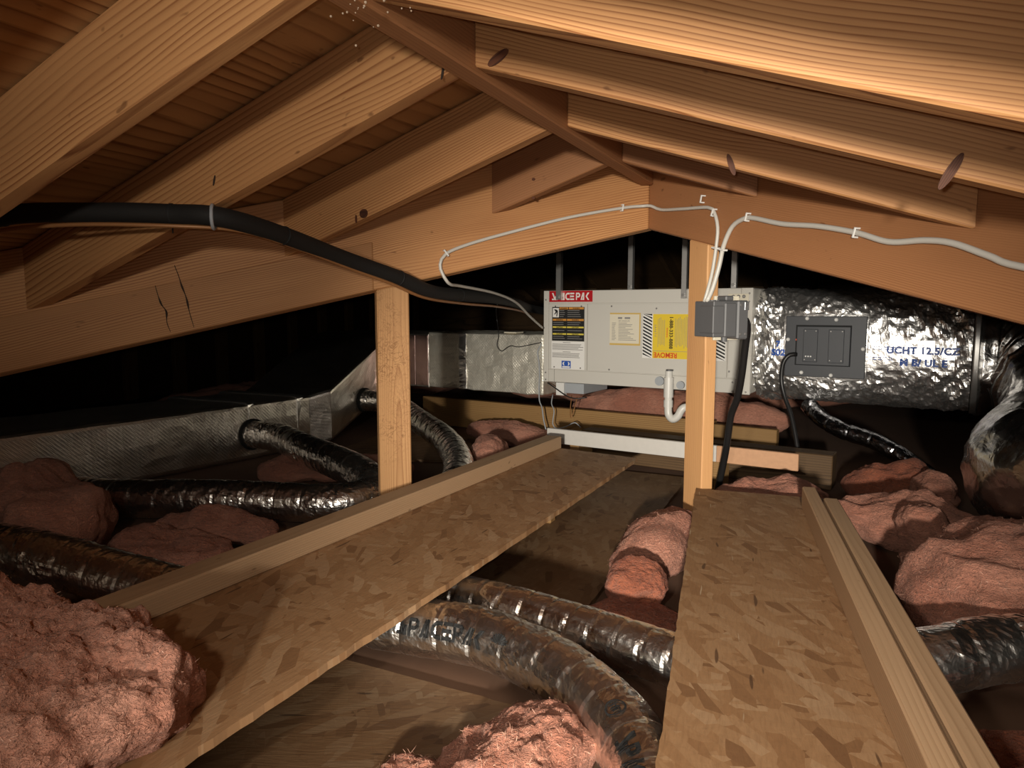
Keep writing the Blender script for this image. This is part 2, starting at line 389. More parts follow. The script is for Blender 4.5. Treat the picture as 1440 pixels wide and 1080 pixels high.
# main roof beyond the valleys
YM = 4.3
def mz(y): return .385 + (min(y, 2*YM-y)-YA)/3
for x0, x1 in ((-5, -3), (-3, -1), (-1, 1), (1, 3.2)):
    pl = [(x0+g, -1.2), (x1-g, -1.2), (x1-g, YM), (x0+g, YM)]
    for part_ in ((clip(clip(pl, 1, 0, XR), 1, -1, -2.79), ), (clip(clip(pl, -1, 0, -XR), -1, -1, -1.65), )):
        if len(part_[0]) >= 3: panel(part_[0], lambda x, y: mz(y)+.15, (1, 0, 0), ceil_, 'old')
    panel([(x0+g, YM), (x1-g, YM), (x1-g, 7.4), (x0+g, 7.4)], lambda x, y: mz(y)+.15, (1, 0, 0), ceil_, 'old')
def gable(x0, x1):
    pr = [(-1.30, -.64), (7.4, -.64), (7.4, mz(7.4)+.149), (YM, mz(YM)+.149), (-1.30, mz(-1.30)+.149)]; n = len(pr)
    return pyd([(x0, a, b) for a, b in pr] + [(x1, a, b) for a, b in pr], [tuple(range(n)), tuple(range(n, 2*n))] + [(k, (k+1) % n, n+(k+1) % n, n+k) for k in range(n)])
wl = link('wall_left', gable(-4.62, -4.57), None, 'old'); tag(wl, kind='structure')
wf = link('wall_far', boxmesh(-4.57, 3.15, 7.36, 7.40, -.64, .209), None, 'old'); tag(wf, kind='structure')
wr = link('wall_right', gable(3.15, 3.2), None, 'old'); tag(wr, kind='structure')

def knot(parent, p, n, along, a=.012, b_=.007, mat='knot', name='knot'):
    """flattened oval set into a face, p world point, n outward normal"""
    n = Vector(n).normalized(); MX = frame(p, along, n)
    me = cylmesh(1, .0016, 18); me.transform(Matrix.Translation((0, 0, -.0006)) @ Matrix.Diagonal((a, b_, 1, 1)))
    return link(name, me, parent, mat, MX)

# ridge board
rb = timber('ridge_board', [(XR-.019, -1.4, .37), (XR+.019, -1.4, .37), (XR+.019, YA-.03, .37), (XR-.019, YA-.03, .37),
     (XR-.019, -1.4, .527), (XR+.019, -1.4, .527), (XR+.019, YA-.03, .527), (XR-.019, YA-.03, .527)], (0, 1, 0), 'rafter_red')
tag(rb, 'narrow ridge board running along the peak of the attic roof', 'ridge board')
T_ = .038
def rafter(side, y, xe_fun, mat, label):
    y2 = y+T_; xr = XR + side*.0195
    e1, e2 = xe_fun(y), xe_fun(y2)
    lo = [(xr, y, bot(xr)), (e1, y, bot(e1)), (e2, y2, bot(e2)), (xr, y2, bot(xr))]
    hi = [(a, b, c+.1475) for a, b, c in lo]
    o = timber('roof_rafter', lo+hi, (side*3, 0, -1), mat)
    return tag(o, label, 'rafter', 'common rafters between ridge and valley')
vl = lambda y: max(-3.6, y-2.7715); vr = lambda y: min(2.6, 1.6305-y)
RL = {}
for nm, y, mat, lab in (('a', .34, 'rafter', 'rafter behind the thick foreground rafter on the black hose side'),
                        ('b', .69, 'rafter', 'broad straight-grained rafter crossing the plywood before the black hose clamp'),
                        ('c', 1.03, 'rafter', 'rafter with a split end at the ridge and a hose clamp beneath it'),
                        ('d', 1.44, 'rafter', 'short rafter with a round knot near its lower end above the black hose'),
                        ('e', 1.84, 'rafter_red', 'shortest reddish rafter tucked above the valley beam with the thin white cable')):
    RL[nm] = rafter(-1, y, vl, mat, lab)
for nm, y, mat, lab in (('a', .40, 'rafter', 'rafter opposite the foreground rafter on the cable side of the ridge'),
                        ('b', .73, 'rafter', 'wide rafter with bold grain, outermost above the printed white cable'),
                        ('c', 1.03, 'rafter', 'rafter with an oval knot where it meets the ridge board'),
                        ('d', 1.44, 'rafter', 'rafter with a dark red streak whose cut end hangs above the white cable'),
                        ('e', 1.84, 'rafter_red', 'shortest rafter against the ridge end above the loose white staple')):
    RL[nm+'r'] = rafter(1, y, vr, mat, lab)
nl = (.3162, 0, -.9487)
knot(RL['d'], (-1.075, 1.4392, .228), (0, -1, 0), (-1, 0, -.33), .012, .011)
knot(RL['d'], (-1.098, 1.4392, .216), (0, -1, 0), (0, 0, 1), .010, .003)
knot(RL['cr'], (-.508, 1.0292, .385), (0, -1, 0), (1, 0, .55), .020, .0075)
knot(RL['cr'], (-.463, 1.0292, .452), (0, -1, 0), (.2, 0, 1), .010, .008)
knot(RL['c'], (-.607, 1.0290, .378), (0, -1, 0), (.25, 0, 1), .013, .002, 'crack', 'split')
knot(RL['c'], (-1.12, 1.0290, .245), (0, -1, 0), (.3, 0, 1), .010, .0018, 'crack', 'split')
knot(RL['dr'], (-.215, 1.4392, .272), (0, -1, 0), (.35, 0, -1), .022, .0055)
knot(RL['cr'], (.105, 1.0292, .165), (0, -1, 0), (.55, 0, 1), .024, .006)
knot(RL['e'], (-.80, 1.8392, .352), (0, -1, 0), (1, 0, 0), .005, .004)
knot(RL['e'], (-.80, 1.8392, .302), (0, -1, 0), (1, 0, 0), .005, .004)
# valley beams
def valley(side, xe, mat, label):
    # near face: y = YA' - |x-XR| ; 38 mm thick, deep beam whose lower edge drops below the jacks
    x0 = XR + side*.0; yy = (lambda x: x+2.77) if side < 0 else (lambda x: 1.632-x)
    vb = lambda x: .243 - abs(x-XR)/3.07
    d = T_*1.414
    lo = [(x0, yy(x0), vb(x0)), (xe, yy(xe), vb(xe)), (xe, yy(xe)+d, vb(xe)), (x0, yy(x0)+d, vb(x0))]
    hi = [(a, b, .531-abs(a-XR)/3) for a, b, c in lo]
    if side > 0: lo[3] = (x0+.0, yy(x0)+d, vb(x0)); hi[3] = (lo[3][0], lo[3][1], .531)
    o = timber('valley_rafter', lo+hi, (side*3, -3, -1), mat, .003)
    return tag(o, label, 'beam')
VL = valley(-1, -3.2, 'rafter', 'deep valley beam carrying the thin white cable above the short post')
VR = valley(1, 2.05, 'rafter_red', 'deep brown valley beam with the flat printed white cable stapled along it')
# ledger strip along the lower half of the near end of the left valley beam
def strip(x0, x1, z0, z1, th, mat, parent, name):
    yy = lambda x: x+2.77; vb = lambda x: .243 - abs(x-XR)/3.07; d = th*1.414
    pts = [(x0, yy(x0)-d, vb(x0)+z0), (x1, yy(x1)-d, vb(x1)+z0), (x1, yy(x1), vb(x1)+z0), (x0, yy(x0), vb(x0)+z0)]
    pts += [(a, b, c+z1-z0) for a, b, c in pts]
    return timber(name, pts, (-3, -3, -1), mat, .002, parent=parent)
strip(-1.168, -3.15, .0, .128, .003, 'rafter', VL, 'doubler_board')
for pts in ([(-1.543, 1.221, .055), (-1.539, 1.225, .029), (-1.535, 1.23, .008), (-1.528, 1.237, -.009), (-1.528, 1.237, -.035), (-1.523, 1.242, -.059)],
            [(-1.511, 1.253, .105), (-1.505, 1.259, .078), (-1.501, 1.263, .055), (-1.495, 1.27, .025), (-1.491, 1.274, -.01), (-1.485, 1.28, -.048)]):
    link('weather_split', tubemesh(pts, lambda t: .0006+.0022*math.sin(t*3.1)**2*(.6+.4*math.sin(t*23)), 6, .006), VL, 'crack', ORIGIN)
# posts: wide face parallel to the valley they carry
def post(base, ex, top_near, top_far, label, name='support_post', mat='post'):
    ex = Vector(ex).normalized(); MX = frame((base[0], base[1], -.64), ex)
    L = .089; Tn = .038
    v = [(0, 0, 0), (L, 0, 0), (L, Tn, 0), (0, Tn, 0), (0, 0, top_near), (L, 0, top_far), (L, Tn, top_far), (0, Tn, top_near)]
    # stand the grain up: local X of the mesh object = world up
    R = Matrix(((0, 0, 1, 0), (0, 1, 0, 0), (-1, 0, 0, 0), (0, 0, 0, 1)))
    me = bevelled(pyd([R @ Vector(p) for p in v], HEXF), .003)
    o = link(name, me, None, mat, MX @ R.inverted()); return tag(o, label, 'post')
vbz = lambda x: .243 - abs(x-XR)/3.07 + .64 - .001
PL = post((-1.163, 1.607), (1, 1, 0), vbz(-1.163), vbz(-1.10), 'short pine post with beetle tracks under the valley beam, beside the silver hoses', mat='post_worm')
PR = post((-.412, 2.044), (1, -1, 0), vbz(-.412), vbz(-.349), 'pine post in front of the air handler carrying a grey electrical box')

# ------------------------------------------------------------------ far attic framing
grp = 'rafters of the main roof beyond the valley'
for i in range(19):
    x = -4.35 + i*.406
    if x > XR: y0 = 1.632 - x + .08
    else: y0 = x + 2.77 + .08
    y0 = max(y0, -.76)
    if x > -4.5:
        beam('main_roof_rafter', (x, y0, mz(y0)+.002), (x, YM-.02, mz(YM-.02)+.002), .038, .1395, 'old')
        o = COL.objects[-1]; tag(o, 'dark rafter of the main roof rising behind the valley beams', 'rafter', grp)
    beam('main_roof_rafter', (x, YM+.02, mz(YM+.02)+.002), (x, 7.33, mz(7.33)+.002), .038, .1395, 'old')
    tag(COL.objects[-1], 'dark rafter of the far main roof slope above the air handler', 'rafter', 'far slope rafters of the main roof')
for i in range(10):
    y = 3.35 + i*.406
    o = beam('wall_stud', (-4.55, y, -.64), (-4.55, y, min(.62, mz(y)+.125)), .10, .038, 'joist', up=(1, 0, 0))
    tag(o, 'upright stud against the dark side wall far beyond the foil trunk', 'stud', 'studs of the far side wall')

# ------------------------------------------------------------------ air handler line: u to the right, y away, z up
UL = (-1.298, 3.114, -.347); EX = (.9915, -.1301, 0)
HX = frame(UL, EX); RX = Matrix.Rotation(math.pi/2, 4, 'X')
def flat(name, u0, u1, v0, v1, mat, parent, out=.001, th=None, bev=0):
    th = out if th is None else th
    return link(name, boxmesh(u0, u1, -out, -out+th, v0, v1, bev), parent, mat)
def ftext(name, s, u, v, size, mat, parent, out=.001, bold=0, rot=0, spacing=1., sx=1., shear=0):
    me = textmesh(s, size, bold, .0003, 'CENTER', spacing, shear)
    me.transform(Matrix.Translation((u, -out, v)) @ RX @ Matrix.Rotation(rot, 4, 'Z') @ Matrix.Diagonal((sx, 1, 1, 1)))
    return link(name, me, parent, mat)
AH = empty('air_handler', HX, 'white sheet metal air handler cabinet hung between two foil ducts', 'air handler')
link('cabinet', boxmesh(0, .961, .004, .52, 0, .427, .004), AH, 'white')
flat('corner_flange', 0, .026, .0, .427, 'white', AH, .004, .010, .0015)
flat('corner_flange', .915, .961, -.002, .427, 'white', AH, .004, .010, .0015)
flat('top_rail', .027, .914, .369, .426, 'white', AH, .003, .009, .0015)
flat('bottom_rail', .027, .914, .001, .059, 'white', AH, .003, .009, .0015)
p1 = flat('control_panel', .028, .228, .0615, .3665, 'white', AH, .005, .011, .0015)
p2 = flat('access_panel', .2305, .866, .0615, .3665, 'white', AH, .005, .011, .0015)
flat('end_panel', .8685, .914, .0615, .3665, 'white', AH, .003, .009, .0015)
flat('seam_line', .058, .0592, .001, .06, 'groove', AH, .0034, .002)
scm = cylmesh(.0042, .0025, 10, r2=.0028); scm.transform(Matrix.Rotation(math.pi/2, 4, 'X')); scm.materials.append(M['screw'])
for u, v, d in ((.064, .355, .005), (.199, .355, .005), (.349, .355, .005), (.559, .345, .005), (.059, .072, .005), (.197, .072, .005),
             (.341, .072, .005), (.72, .072, .005), (.012, .043, .004), (.012, .010, .004), (.012, .385, .004), (.947, .405, .004), (.946, .373, .004), (.876, .089, .005),
             (.891, .045, .003), (.892, .008, .003), (.945, .008, .004)):
    o = link('screw', scm, AH); o.location = (u, -d, v)
lg = flat('logo_plate', .030, .254, .375, .4255, 'red', AH, .0042, .0012)
# logo lettering: SPACE PAK in wedge shaped capitals
def glyphs(word, h, w, gap, bar):
    """strokes drawn as polygons in a unit cell, after the slanted block capitals of the maker's mark"""
    G = {'S': [[(0, 1), (.34, 1), (.78, .30), (.78, .55), (1, .55), (1, 0), (.62, 0), (.18, .72), (0, .95)], [(0, 0), (.55, 0), (.40, .20), (0, .20)]],
         'P': [[(0, 0), (.24, 0), (.24, .785), (0, .785)], [(0, 1), (.70, 1), (1, .82), (1, .52), (.70, .34), (.28, .34), (.28, .55), (.62, .55), (.72, .62), (.72, .72), (.62, .79), (0, .79)]],
         'A': [[(0, 0), (.26, 0), (.55, .52), (.55, 1), (.46, 1)], [(.60, 1), (.86, 1), (.86, 0), (.60, 0)], [(.36, 0), (.56, 0), (.56, .22), (.46, .22)]],
         'C': [[(1, 1), (.35, 1), (0, .72), (0, .28), (.35, 0), (1, 0), (1, .22), (.45, .22), (.28, .36), (.28, .64), (.45, .78), (1, .78)]],
         'E': [[(0, 1), (1, 1), (1, .79), (0, .79)], [(.1, .61), (.95, .61), (.95, .40), (.1, .40)], [(0, .21), (1, .21), (1, 0), (0, 0)], [(0, .66), (.22, .61), (.22, .40), (0, .35)]],
         'K': [[(.52, 1), (.95, 1), (.42, .5), (.95, 0), (.58, 0), (.08, .5)]]}
    ms = []; x = 0
    for ch in word:
        if ch == ' ': x += w*.32; continue
        for poly in G[ch]:
            n = len(poly); v = [(x+a*w, b*h, 0) for a, b in poly] + [(x+a*w, b*h, .0005) for a, b in poly]
            f = [tuple(range(n)), tuple(range(n, 2*n))] + [(k, (k+1) % n, n+(k+1) % n, n+k) for k in range(n)]
            ms.append(pyd(v, f))
        x += w+gap
    me = merge(ms); bm = bmesh.new(); bm.from_mesh(me); bmesh.ops.triangulate(bm, faces=bm.faces); bm.to_mesh(me); bm.free()
    return me, x-gap
me, wd = glyphs('SPACE PAK', .033, .0215, .0022, 0)
me.transform(Matrix.Translation((.142-wd/2, -.0043, .3835)) @ RX); link('logo_lettering', me, lg, 'label_white')
# warning label
wl_ = flat('warning_label', .047, .215, .195, .352, 'ink', p1, .0058, .0009)
flat('pictogram', .051, .083, .304, .347, 'label_white', p1, .0061, .0003)
def poly(name, pts, mat, parent, out):
    n = len(pts); v = [(a, -out, b) for a, b in pts] + [(a, -out+.0003, b) for a, b in pts]
    return link(name, pyd(v, [tuple(range(n)), tuple(range(n, 2*n))] + [(k, (k+1) % n, n+(k+1) % n, n+k) for k in range(n)]), parent, mat)
poly('pictogram_mark', [(.056, .340), (.066, .330), (.058, .318), (.062, .316), (.071, .327), (.069, .308), (.074, .308), (.078, .334), (.068, .341)], 'ink', p1, .0064)
for v0, v1, mt in ((.341, .3505, 'orange'), (.288, .297, 'orange'), (.255, .262, 'ylw2'), (.2235, .2305, 'ylw2')):
    for a, b in (((.086, .131), (.135, .212)) if v0 > .3 else ((.051, .122), (.126, .212))):
        flat('label_bar', a, b, v0, v1, mt, p1, .0062, .0004)
        ftext('label_text', 'WARNING' if mt == 'orange' else 'CAUTION', (a+b)/2, (v0+v1)/2-.0005, .0075, 'ink', p1, .0065, .0002)
for i in range(15):
    v = .334 - i*.0092
    if any(abs(v-q) < .0075 for q in (.2925, .2585, .227, .3455)): continue
    x0 = .087 if v > .302 else .052
    flat('fine_print', x0, .119+random.uniform(-.012, 0), v, v+.0022, 'grey_ink', p1, .0061, .0003)
    flat('fine_print', .128, .207+random.uniform(-.02, 0), v, v+.0022, 'grey_ink', p1, .0061, .0003)
tl = flat('notice_label', .044, .217, .064, .193, 'label_white', p1, .0056, .0006)
for i, v in enumerate((.186, .178, .172, .166, .160, .154, .143, .136, .130, .124, .118)):
    c_ = i in (0, 6); a, b = (.105, .145) if c_ else (.049, random.uniform(.185, .212))
    flat('fine_print', a, b, v, v+.0026, 'grey_ink', tl, .0059, .0003)
bl = flat('blue_mark', .099, .147, .069, .103, 'blue', p1, .0062, .0005)
flat('blue_mark_base', .103, .143, .071, .078, 'label_white', bl, .0066, .0004)
for s in (-1, 1):
    poly('blue_mark_crescent', [(.123+s*.019*math.cos(t), .0895+.0105*math.sin(t)) for t in [-1.1, -.7, -.3, 0, .3, .7, 1.1]] + [(.123+s*.012, .0895)], 'label_white', bl, .0066)
# rating plate
rp = flat('rating_plate', .342, .488, .183, .326, 'label_cream', p2, .0056, .0006)
flat('plate_border', .342, .488, .183, .1915, 'label_tan', rp, .0060, .0004); flat('plate_border', .342, .488, .3195, .326, 'label_tan', rp, .0060, .0004)
flat('plate_border', .482, .488, .192, .319, 'label_tan', rp, .0060, .0004)
flat('fine_print', .381, .401, .299, .307, 'grey_ink', rp, .0060, .0004); flat('fine_print', .413, .439, .299, .307, 'grey_ink', rp, .0060, .0004)
ftext('print_heading', 'AIR HANDLER', .41, .290, .0085, 'grey_ink', rp, .0060)
for i in range(12):
    v = .280-i*.0068
    flat('fine_print', .352, .352+random.uniform(.012, .022), v, v+.0022, 'grey_ink', rp, .0059, .0003)
    flat('fine_print', .384, .384+random.uniform(.03, .085), v, v+.0022, 'grey_ink', rp, .0059, .0003)
# remove sticker
sk = flat('service_sticker', .498, .860, .131, .322, 'label_white', p2, .0056, .0006)
flat('yellow_field', .5445, .812, .1315, .3215, 'yellow', sk, .0060, .0004)
for x0 in (.500, .8165):
    for i in range(14):
        v0 = .130 + i*.0145
        pts = [(x0, v0+.016), (x0+.041, v0-.004), (x0+.041, v0+.003), (x0, v0+.0235)]
        pts = [(a, min(max(b, .132), .3215)) for a, b in pts]
        poly('hazard_stripe', pts, 'ink', sk, .0062)
ftext('sticker_heading', 'REMOVE', .603, .147, .030, 'red_ink', sk, .0062, .0008, math.pi, 1.0, .92)
flat('rule_line', .548, .810, .1625, .164, 'grey_ink', sk, .0061, .0003)
ftext('phone_number', '1-888-333-8888', .6265, .243, .021, 'ink', sk, .0062, .0006, -math.pi/2, 1.02)
ftext('sticker_side_word', 'SAFETY', .556, .250, .013, 'grey_ink', sk, .0062, .0001, -math.pi/2, 1.3)
ftext('sticker_small_word', 'WARNING', .609, .243, .0085, 'red_ink', sk, .0062, .0002, -math.pi/2, 1.0)
for i in range(6):
    flat('fine_print', .568+i*.0058, .5695+i*.0058, .178+random.uniform(0, .02), .308-random.uniform(0, .015), 'grey_ink', sk, .0061, .0003)
for i in range(24):
    flat('fine_print', .645+i*.0065, .6467+i*.0065, .172+random.uniform(0, .02), .312-random.uniform(0, .015), 'grey_ink', sk, .0061, .0003)
flat('conduit_plate', .862, .945, .345, .404, 'label_cream', AH, .0062, .003, .001)
for u in (.884, .905, .926): o = link('knockout', scm, AH); o.location = (u, -.0062, .393); o.scale = (1.7, .6, 1.7)
# hanger straps
def strap(u, top, bottom, y, wd, lab, hook=False):
    top = .535 + (3.114 - .1301*u + .9915*(y-.012) - YA)/3 + .348
    me = boxmesh(u-wd/2, u+wd/2, y-.012, y-.0105, bottom, top, 0)
    lip = [boxmesh(u-wd/2, u-wd/2+.0015, y-.012, y+.008, bottom, top, 0), boxmesh(u+wd/2-.0015, u+wd/2, y-.012, y+.008, bottom, top, 0)]
    o = link('hanger_strut', merge([me]+lip), None, 'galv', HX)
    bolt = cylmesh(.007, .012, 6); bolt.transform(Matrix.Translation((u, y-.012, bottom+.014)) @ Matrix.Rotation(math.pi/2, 4, 'X')); link('bolt', bolt, o, 'screw')
    return tag(o, lab, 'strut')
strap(.090, 1.17, .385, -.0142, .026, 'galvanized hanger strut over the red logo plate')
strap(.412, 1.17, .428, .06, .023, 'shiny galvanized hanger strut rising from the middle of the cabinet top')
strap(.684, 1.17, .387, -.0142, .022, 'galvanized hanger strut half hidden by the post')
strap(.868, 1.17, .428, .06, .022, 'galvanized hanger strut behind the grey electrical box')
# small blocks under the cabinet
ub = empty('support_block', HX, 'grey block with a white bracket under the air handler corner', 'block')
link('block', boxmesh(.115, .215, -.006, .25, -.048, -.0005, .002), ub, 'foam')
link('bracket', boxmesh(.072, .114, -.010, .02, -.060, -.0005, .001), ub, 'white2')
# condensate trap
DT = empty('condensate_trap', HX, 'white plastic condensate trap hanging from the air handler front', 'drain pipe')
tube('trap_pipe', [(.632, -.034, .05), (.632, -.034, -.02), (.632, -.034, -.07), (.636, -.036, -.105), (.655, -.038, -.122), (.676, -.036, -.108), (.69, -.032, -.08), (.71, -.026, -.068), (.78, -.02, -.066)], .0165, 'pvc', DT, seg=16, step=.006)
link('tee', moved(cylmesh(.0205, .085, 18), Matrix.Translation((.632, -.034, -.030))), DT, 'pvc')
link('coupling', moved(cylmesh(.0195, .03, 18), Matrix.Translation((.632, -.034, -.072))), DT, 'pvc')
link('neck', moved(cylmesh(.015, .03, 16), Matrix.Translation((.632, -.034, .052))), DT, 'pvc')
link('dark_cap', moved(cylmesh(.0155, .006, 16), Matrix.Translation((.634, -.032, .0822))), DT, 'greybox')
link('stub', moved(cylmesh(.013, .032, 16), Matrix.Translation((.632, -.003, .035)) @ Matrix.Rotation(math.pi/2, 4, 'X')), DT, 'pvc')
link('plug', moved(cylmesh(.020, .012, 20), Matrix.Translation((.582, -.0035, .034)) @ Matrix.Rotation(math.pi/2, 4, 'X')), AH, 'foam')
link('plug', moved(cylmesh(.017, .014, 20), Matrix.Translation((.676, -.0035, .022)) @ Matrix.Rotation(math.pi/2, 4, 'X')), AH, 'foam')

# ------------------------------------------------------------------ supply duct on the left: box duct, elbow, sloped transition, trunk
def crumple(me, amp, sc, seed=0):
    for v in me.vertices:
        p = v.co*sc + Vector((seed, seed*2, 0)); v.co += v.normal*amp*(fbm(p, 3) )
    me.update(); return me
def gridbox(x0, x1, y0, y1, z0, z1, n=18, bev=.02):
    me = boxmesh(x0, x1, y0, y1, z0, z1, bev, 3); bm = bmesh.new(); bm.from_mesh(me)
    bmesh.ops.subdivide_edges(bm, edges=[e for e in bm.edges if e.calc_length() > .06], cuts=n, use_grid_fill=True); bm.to_mesh(me); bm.free(); return me
SD = empty('supply_duct', HX, 'rectangular foil faced supply duct leaving the air handler beside the logo', 'duct')
dv0, dv1 = -.072, .208
link('duct_body', crumple(gridbox(-.703, -.004, .0, .42, dv0+.004, dv1+.012, 16, .008), .006, 14, 1), SD, 'foil_scrim')
me = crumple(gridbox(-.925, -.7045, .003, .45, dv0-.002, dv1+.004, 10, .006), .003, 12, 2); link('duct_end', me, SD, 'foil_board')
link('tape_strip', boxmesh(-.79, -.706, -.0035, .0, dv0+.01, dv1-.005, .001), SD, 'pinkrefl')  # pink reflection painted as a strip on the duct face
link('tape_strip', boxmesh(-.838, -.793, -.0035, .0, dv0+.01, dv1-.005, .001), SD, 'pinkrefl')  # second painted strip of the pink reflection
me = crumple(gridbox(-.50, -.455, -.004, .004, dv0+.01, dv1+.008, 14, .001), .006, 40, 4); link('tape_strip', me, SD, 'foil')
o = link('paper_tag', boxmesh(-.24, -.17, .02, .09, dv1+.016, dv1+.022, .001), SD, 'label_cream')
# trunk in world coordinates: right hand face near x = -2.2
def loft(rings, mat, name, parent, seg=20, cap=True):
    vs = []; fs = []
    for a, b in zip(rings[:-1], rings[1:]):
        pass
    full = []
    for i in range(len(rings)-1):
        for k in range(seg):
            t = k/seg; full.append([Vector(p).lerp(Vector(q), t) for p, q in zip(rings[i], rings[i+1])])
    full.append([Vector(p) for p in rings[-1]])
    n = len(full[0])
    for r in full: vs += r
    for i in range(len(full)-1):
        for k in range(n):
            a, b = i*n+k, i*n+(k+1) % n; fs.append((a, b, b+n, a+n))
    fs.append(tuple(range(n))[::-1]); fs.append(tuple((len(full)-1)*n+k for k in range(n)))
    return link(name, pyd(vs, fs), parent, mat, ORIGIN)
def ring(xl, xr, y, zb, zt, n=7, xo=0, r=.02):
    """cross section in a vertical plane, rounded corners, dense enough to dent"""
    P = []
    cs = [(xr-r, zb+r, -90), (xr-r, zt-r, 0), (xl+r, zt-r, 90), (xl+r, zb+r, 180)]
    for i, (cx, cz, a0) in enumerate(cs):
        for k in range(4): a = math.radians(a0+k*30); P.append((cx+r*math.cos(a), y, cz+r*math.sin(a)))
        nx, nz, na = cs[(i+1) % 4]; e = P[-1]; a = math.radians(na); q = (nx+r*math.cos(a), y, nz+r*math.sin(a))
        for k in range(1, n): P.append((e[0]+(q[0]-e[0])*k/n, y, e[2]+(q[2]-e[2])*k/n))
    return P
TR = empty('trunk_duct', ORIGIN, 'long low foil covered trunk duct with a sloped rise to the supply duct', 'duct')
t1 = loft([ring(-3.02, -2.52, .6, -.636, -.402), ring(-2.75, -2.30, 1.9, -.636, -.400), ring(-2.62, -2.21, 2.52, -.636, -.398)], 'foil_board', 'trunk', TR, 24)
crumple(t1.data, .004, 9, 5)
t2 = loft([ring(-2.62, -2.21, 2.522, -.636, -.398), ring(-2.64, -2.15, 2.60, -.62, -.375), ring(-2.72, -2.20, 3.10, -.45, -.165), ring(-2.74, -2.22, 3.22, -.424, -.135), ring(-2.74, -2.22, 3.66, -.424, -.135)], 'foil_board', 'rise', TR, 10)
crumple(t2.data, .003, 10, 8)
for yy, xx in ((2.2, -2.262), (2.45, -2.222)):
    r0 = ring(xx-.48, xx+.006, yy, -.632, -.394); r1 = ring(xx-.48, xx+.006-.004, yy+.055, -.632, -.394)
    loft([r0, r1], 'foil', 'tape_band', TR, 2)

# flexible round ducts -------------------------------------------------------------
def flexdisp(r, seed, band=.085, cr=1.0):
    def d(s, th, p):
        q = p*1.0 + Vector((seed*3.1, seed*1.7, 0))
        ph = (s + .008*math.sin(th+seed)) % band - band/2
        pinch = -.0022*math.exp(-(ph/.004)**2)
        cre = .0016*(ridged(q*14)-.5) + .0022*(ridged(Vector((q.x*30, q.y*30, q.z*44))+Vector((3, 1, 2)))-.5) + .0012*(ridged(q*85)-.5)
        fine = .0007*noise.noise(q*120)
        g_ = max(0, noise.noise(q*9+Vector((7, 7, seed))))*.9 + .25
        return pinch + (cre+fine)*cr*g_*1.5
    return d
def flex(pts, r, seed, label, collar=None, mat='foil_flex', cr=1., band=.085):
    root = empty('flexible_duct', ORIGIN, label, 'duct', 'small round foil branch ducts')
    link('duct_sleeve', tubemesh(pts, r, seg=60, step=.006, disp=flexdisp(r, seed, band, cr), smooth=False), root, mat)
    if collar:
        a = Vector(pts[0]); b = Vector(pts[1]); d = (b-a).normalized()
        tube('collar_ring', [a+d*.001, a+d*.006, a+d*.012], r+.009, 'black', root, seg=36, step=.004)
    return root
flex([(-2.258, 2.215, -.530), (-2.10, 2.192, -.527), (-1.97, 2.125, -.523), (-1.80, 2.02, -.520), (-1.58, 1.92, -.525), (-1.40, 1.84, -.540), (-1.29, 1.74, -.560), (-1.33, 1.635, -.572),
      (-1.48, 1.575, -.570), (-1.68, 1.485, -.562), (-1.90, 1.41, -.568), (-2.12, 1.38, -.578), (-2.30, 1.37, -.580)], .057, 1, 'foil duct hairpin curling back on itself beside the trunk', True, cr=1.3)
flex([(-2.178, 2.88, -.458), (-2.05, 2.892, -.462), (-1.91, 2.82, -.476), (-1.72, 2.66, -.495), (-1.44, 2.42, -.52), (-1.24, 2.18, -.54), (-1.12, 1.96, -.555), (-1.055, 1.77, -.568), (-1.042, 1.61, -.571), (-1.058, 1.47, -.571), (-1.04, 1.35, -.571), (-.95, 1.275, -.571)],
     .053, 2, 'foil duct bending round behind the short post and under the walkway', True, cr=.9, band=.07)
flex([(-2.0, .83, -.53), (-1.72, .90, -.53), (-1.50, .915, -.535), (-1.30, .93, -.552), (-1.10, .957, -.570), (-.957, .992, -.572)], .054, 3,
     'foil duct lying among pink batts and passing under the walkway batten', cr=1.2)
SPP = [(-.955, .995, -.573), (-.82, 1.03, -.576), (-.68, 1.045, -.575), (-.55, 1.045, -.568), (-.42, 1.01, -.568), (-.32, .95, -.57), (-.245, .88, -.575), (-.19, .80, -.58), (-.15, .68, -.583)]
SPR = .050; SPD = flexdisp(SPR, 4, .075, 1.15)
sp = flex(SPP, SPR, 4, 'foil duct printed with black lettering lying between the two walkways', cr=1.15, band=.075)
flex([(-.95, 1.16, -.586), (-.75, 1.205, -.583), (-.60, 1.20, -.58), (-.44, 1.185, -.585), (-.26, 1.15, -.588), (-.05, 1.1, -.59)], .045, 5,
     'finely ribbed foil duct just behind the lettered one', cr=.7, band=.05)
flex([(.0, 1.20, -.583), (.14, 1.26, -.56), (.24, 1.325, -.548), (.34, 1.36, -.545), (.55, 1.36, -.55)], .052, 6, 'foil duct emerging from beside the narrow battens under a pink batt', cr=1.4)
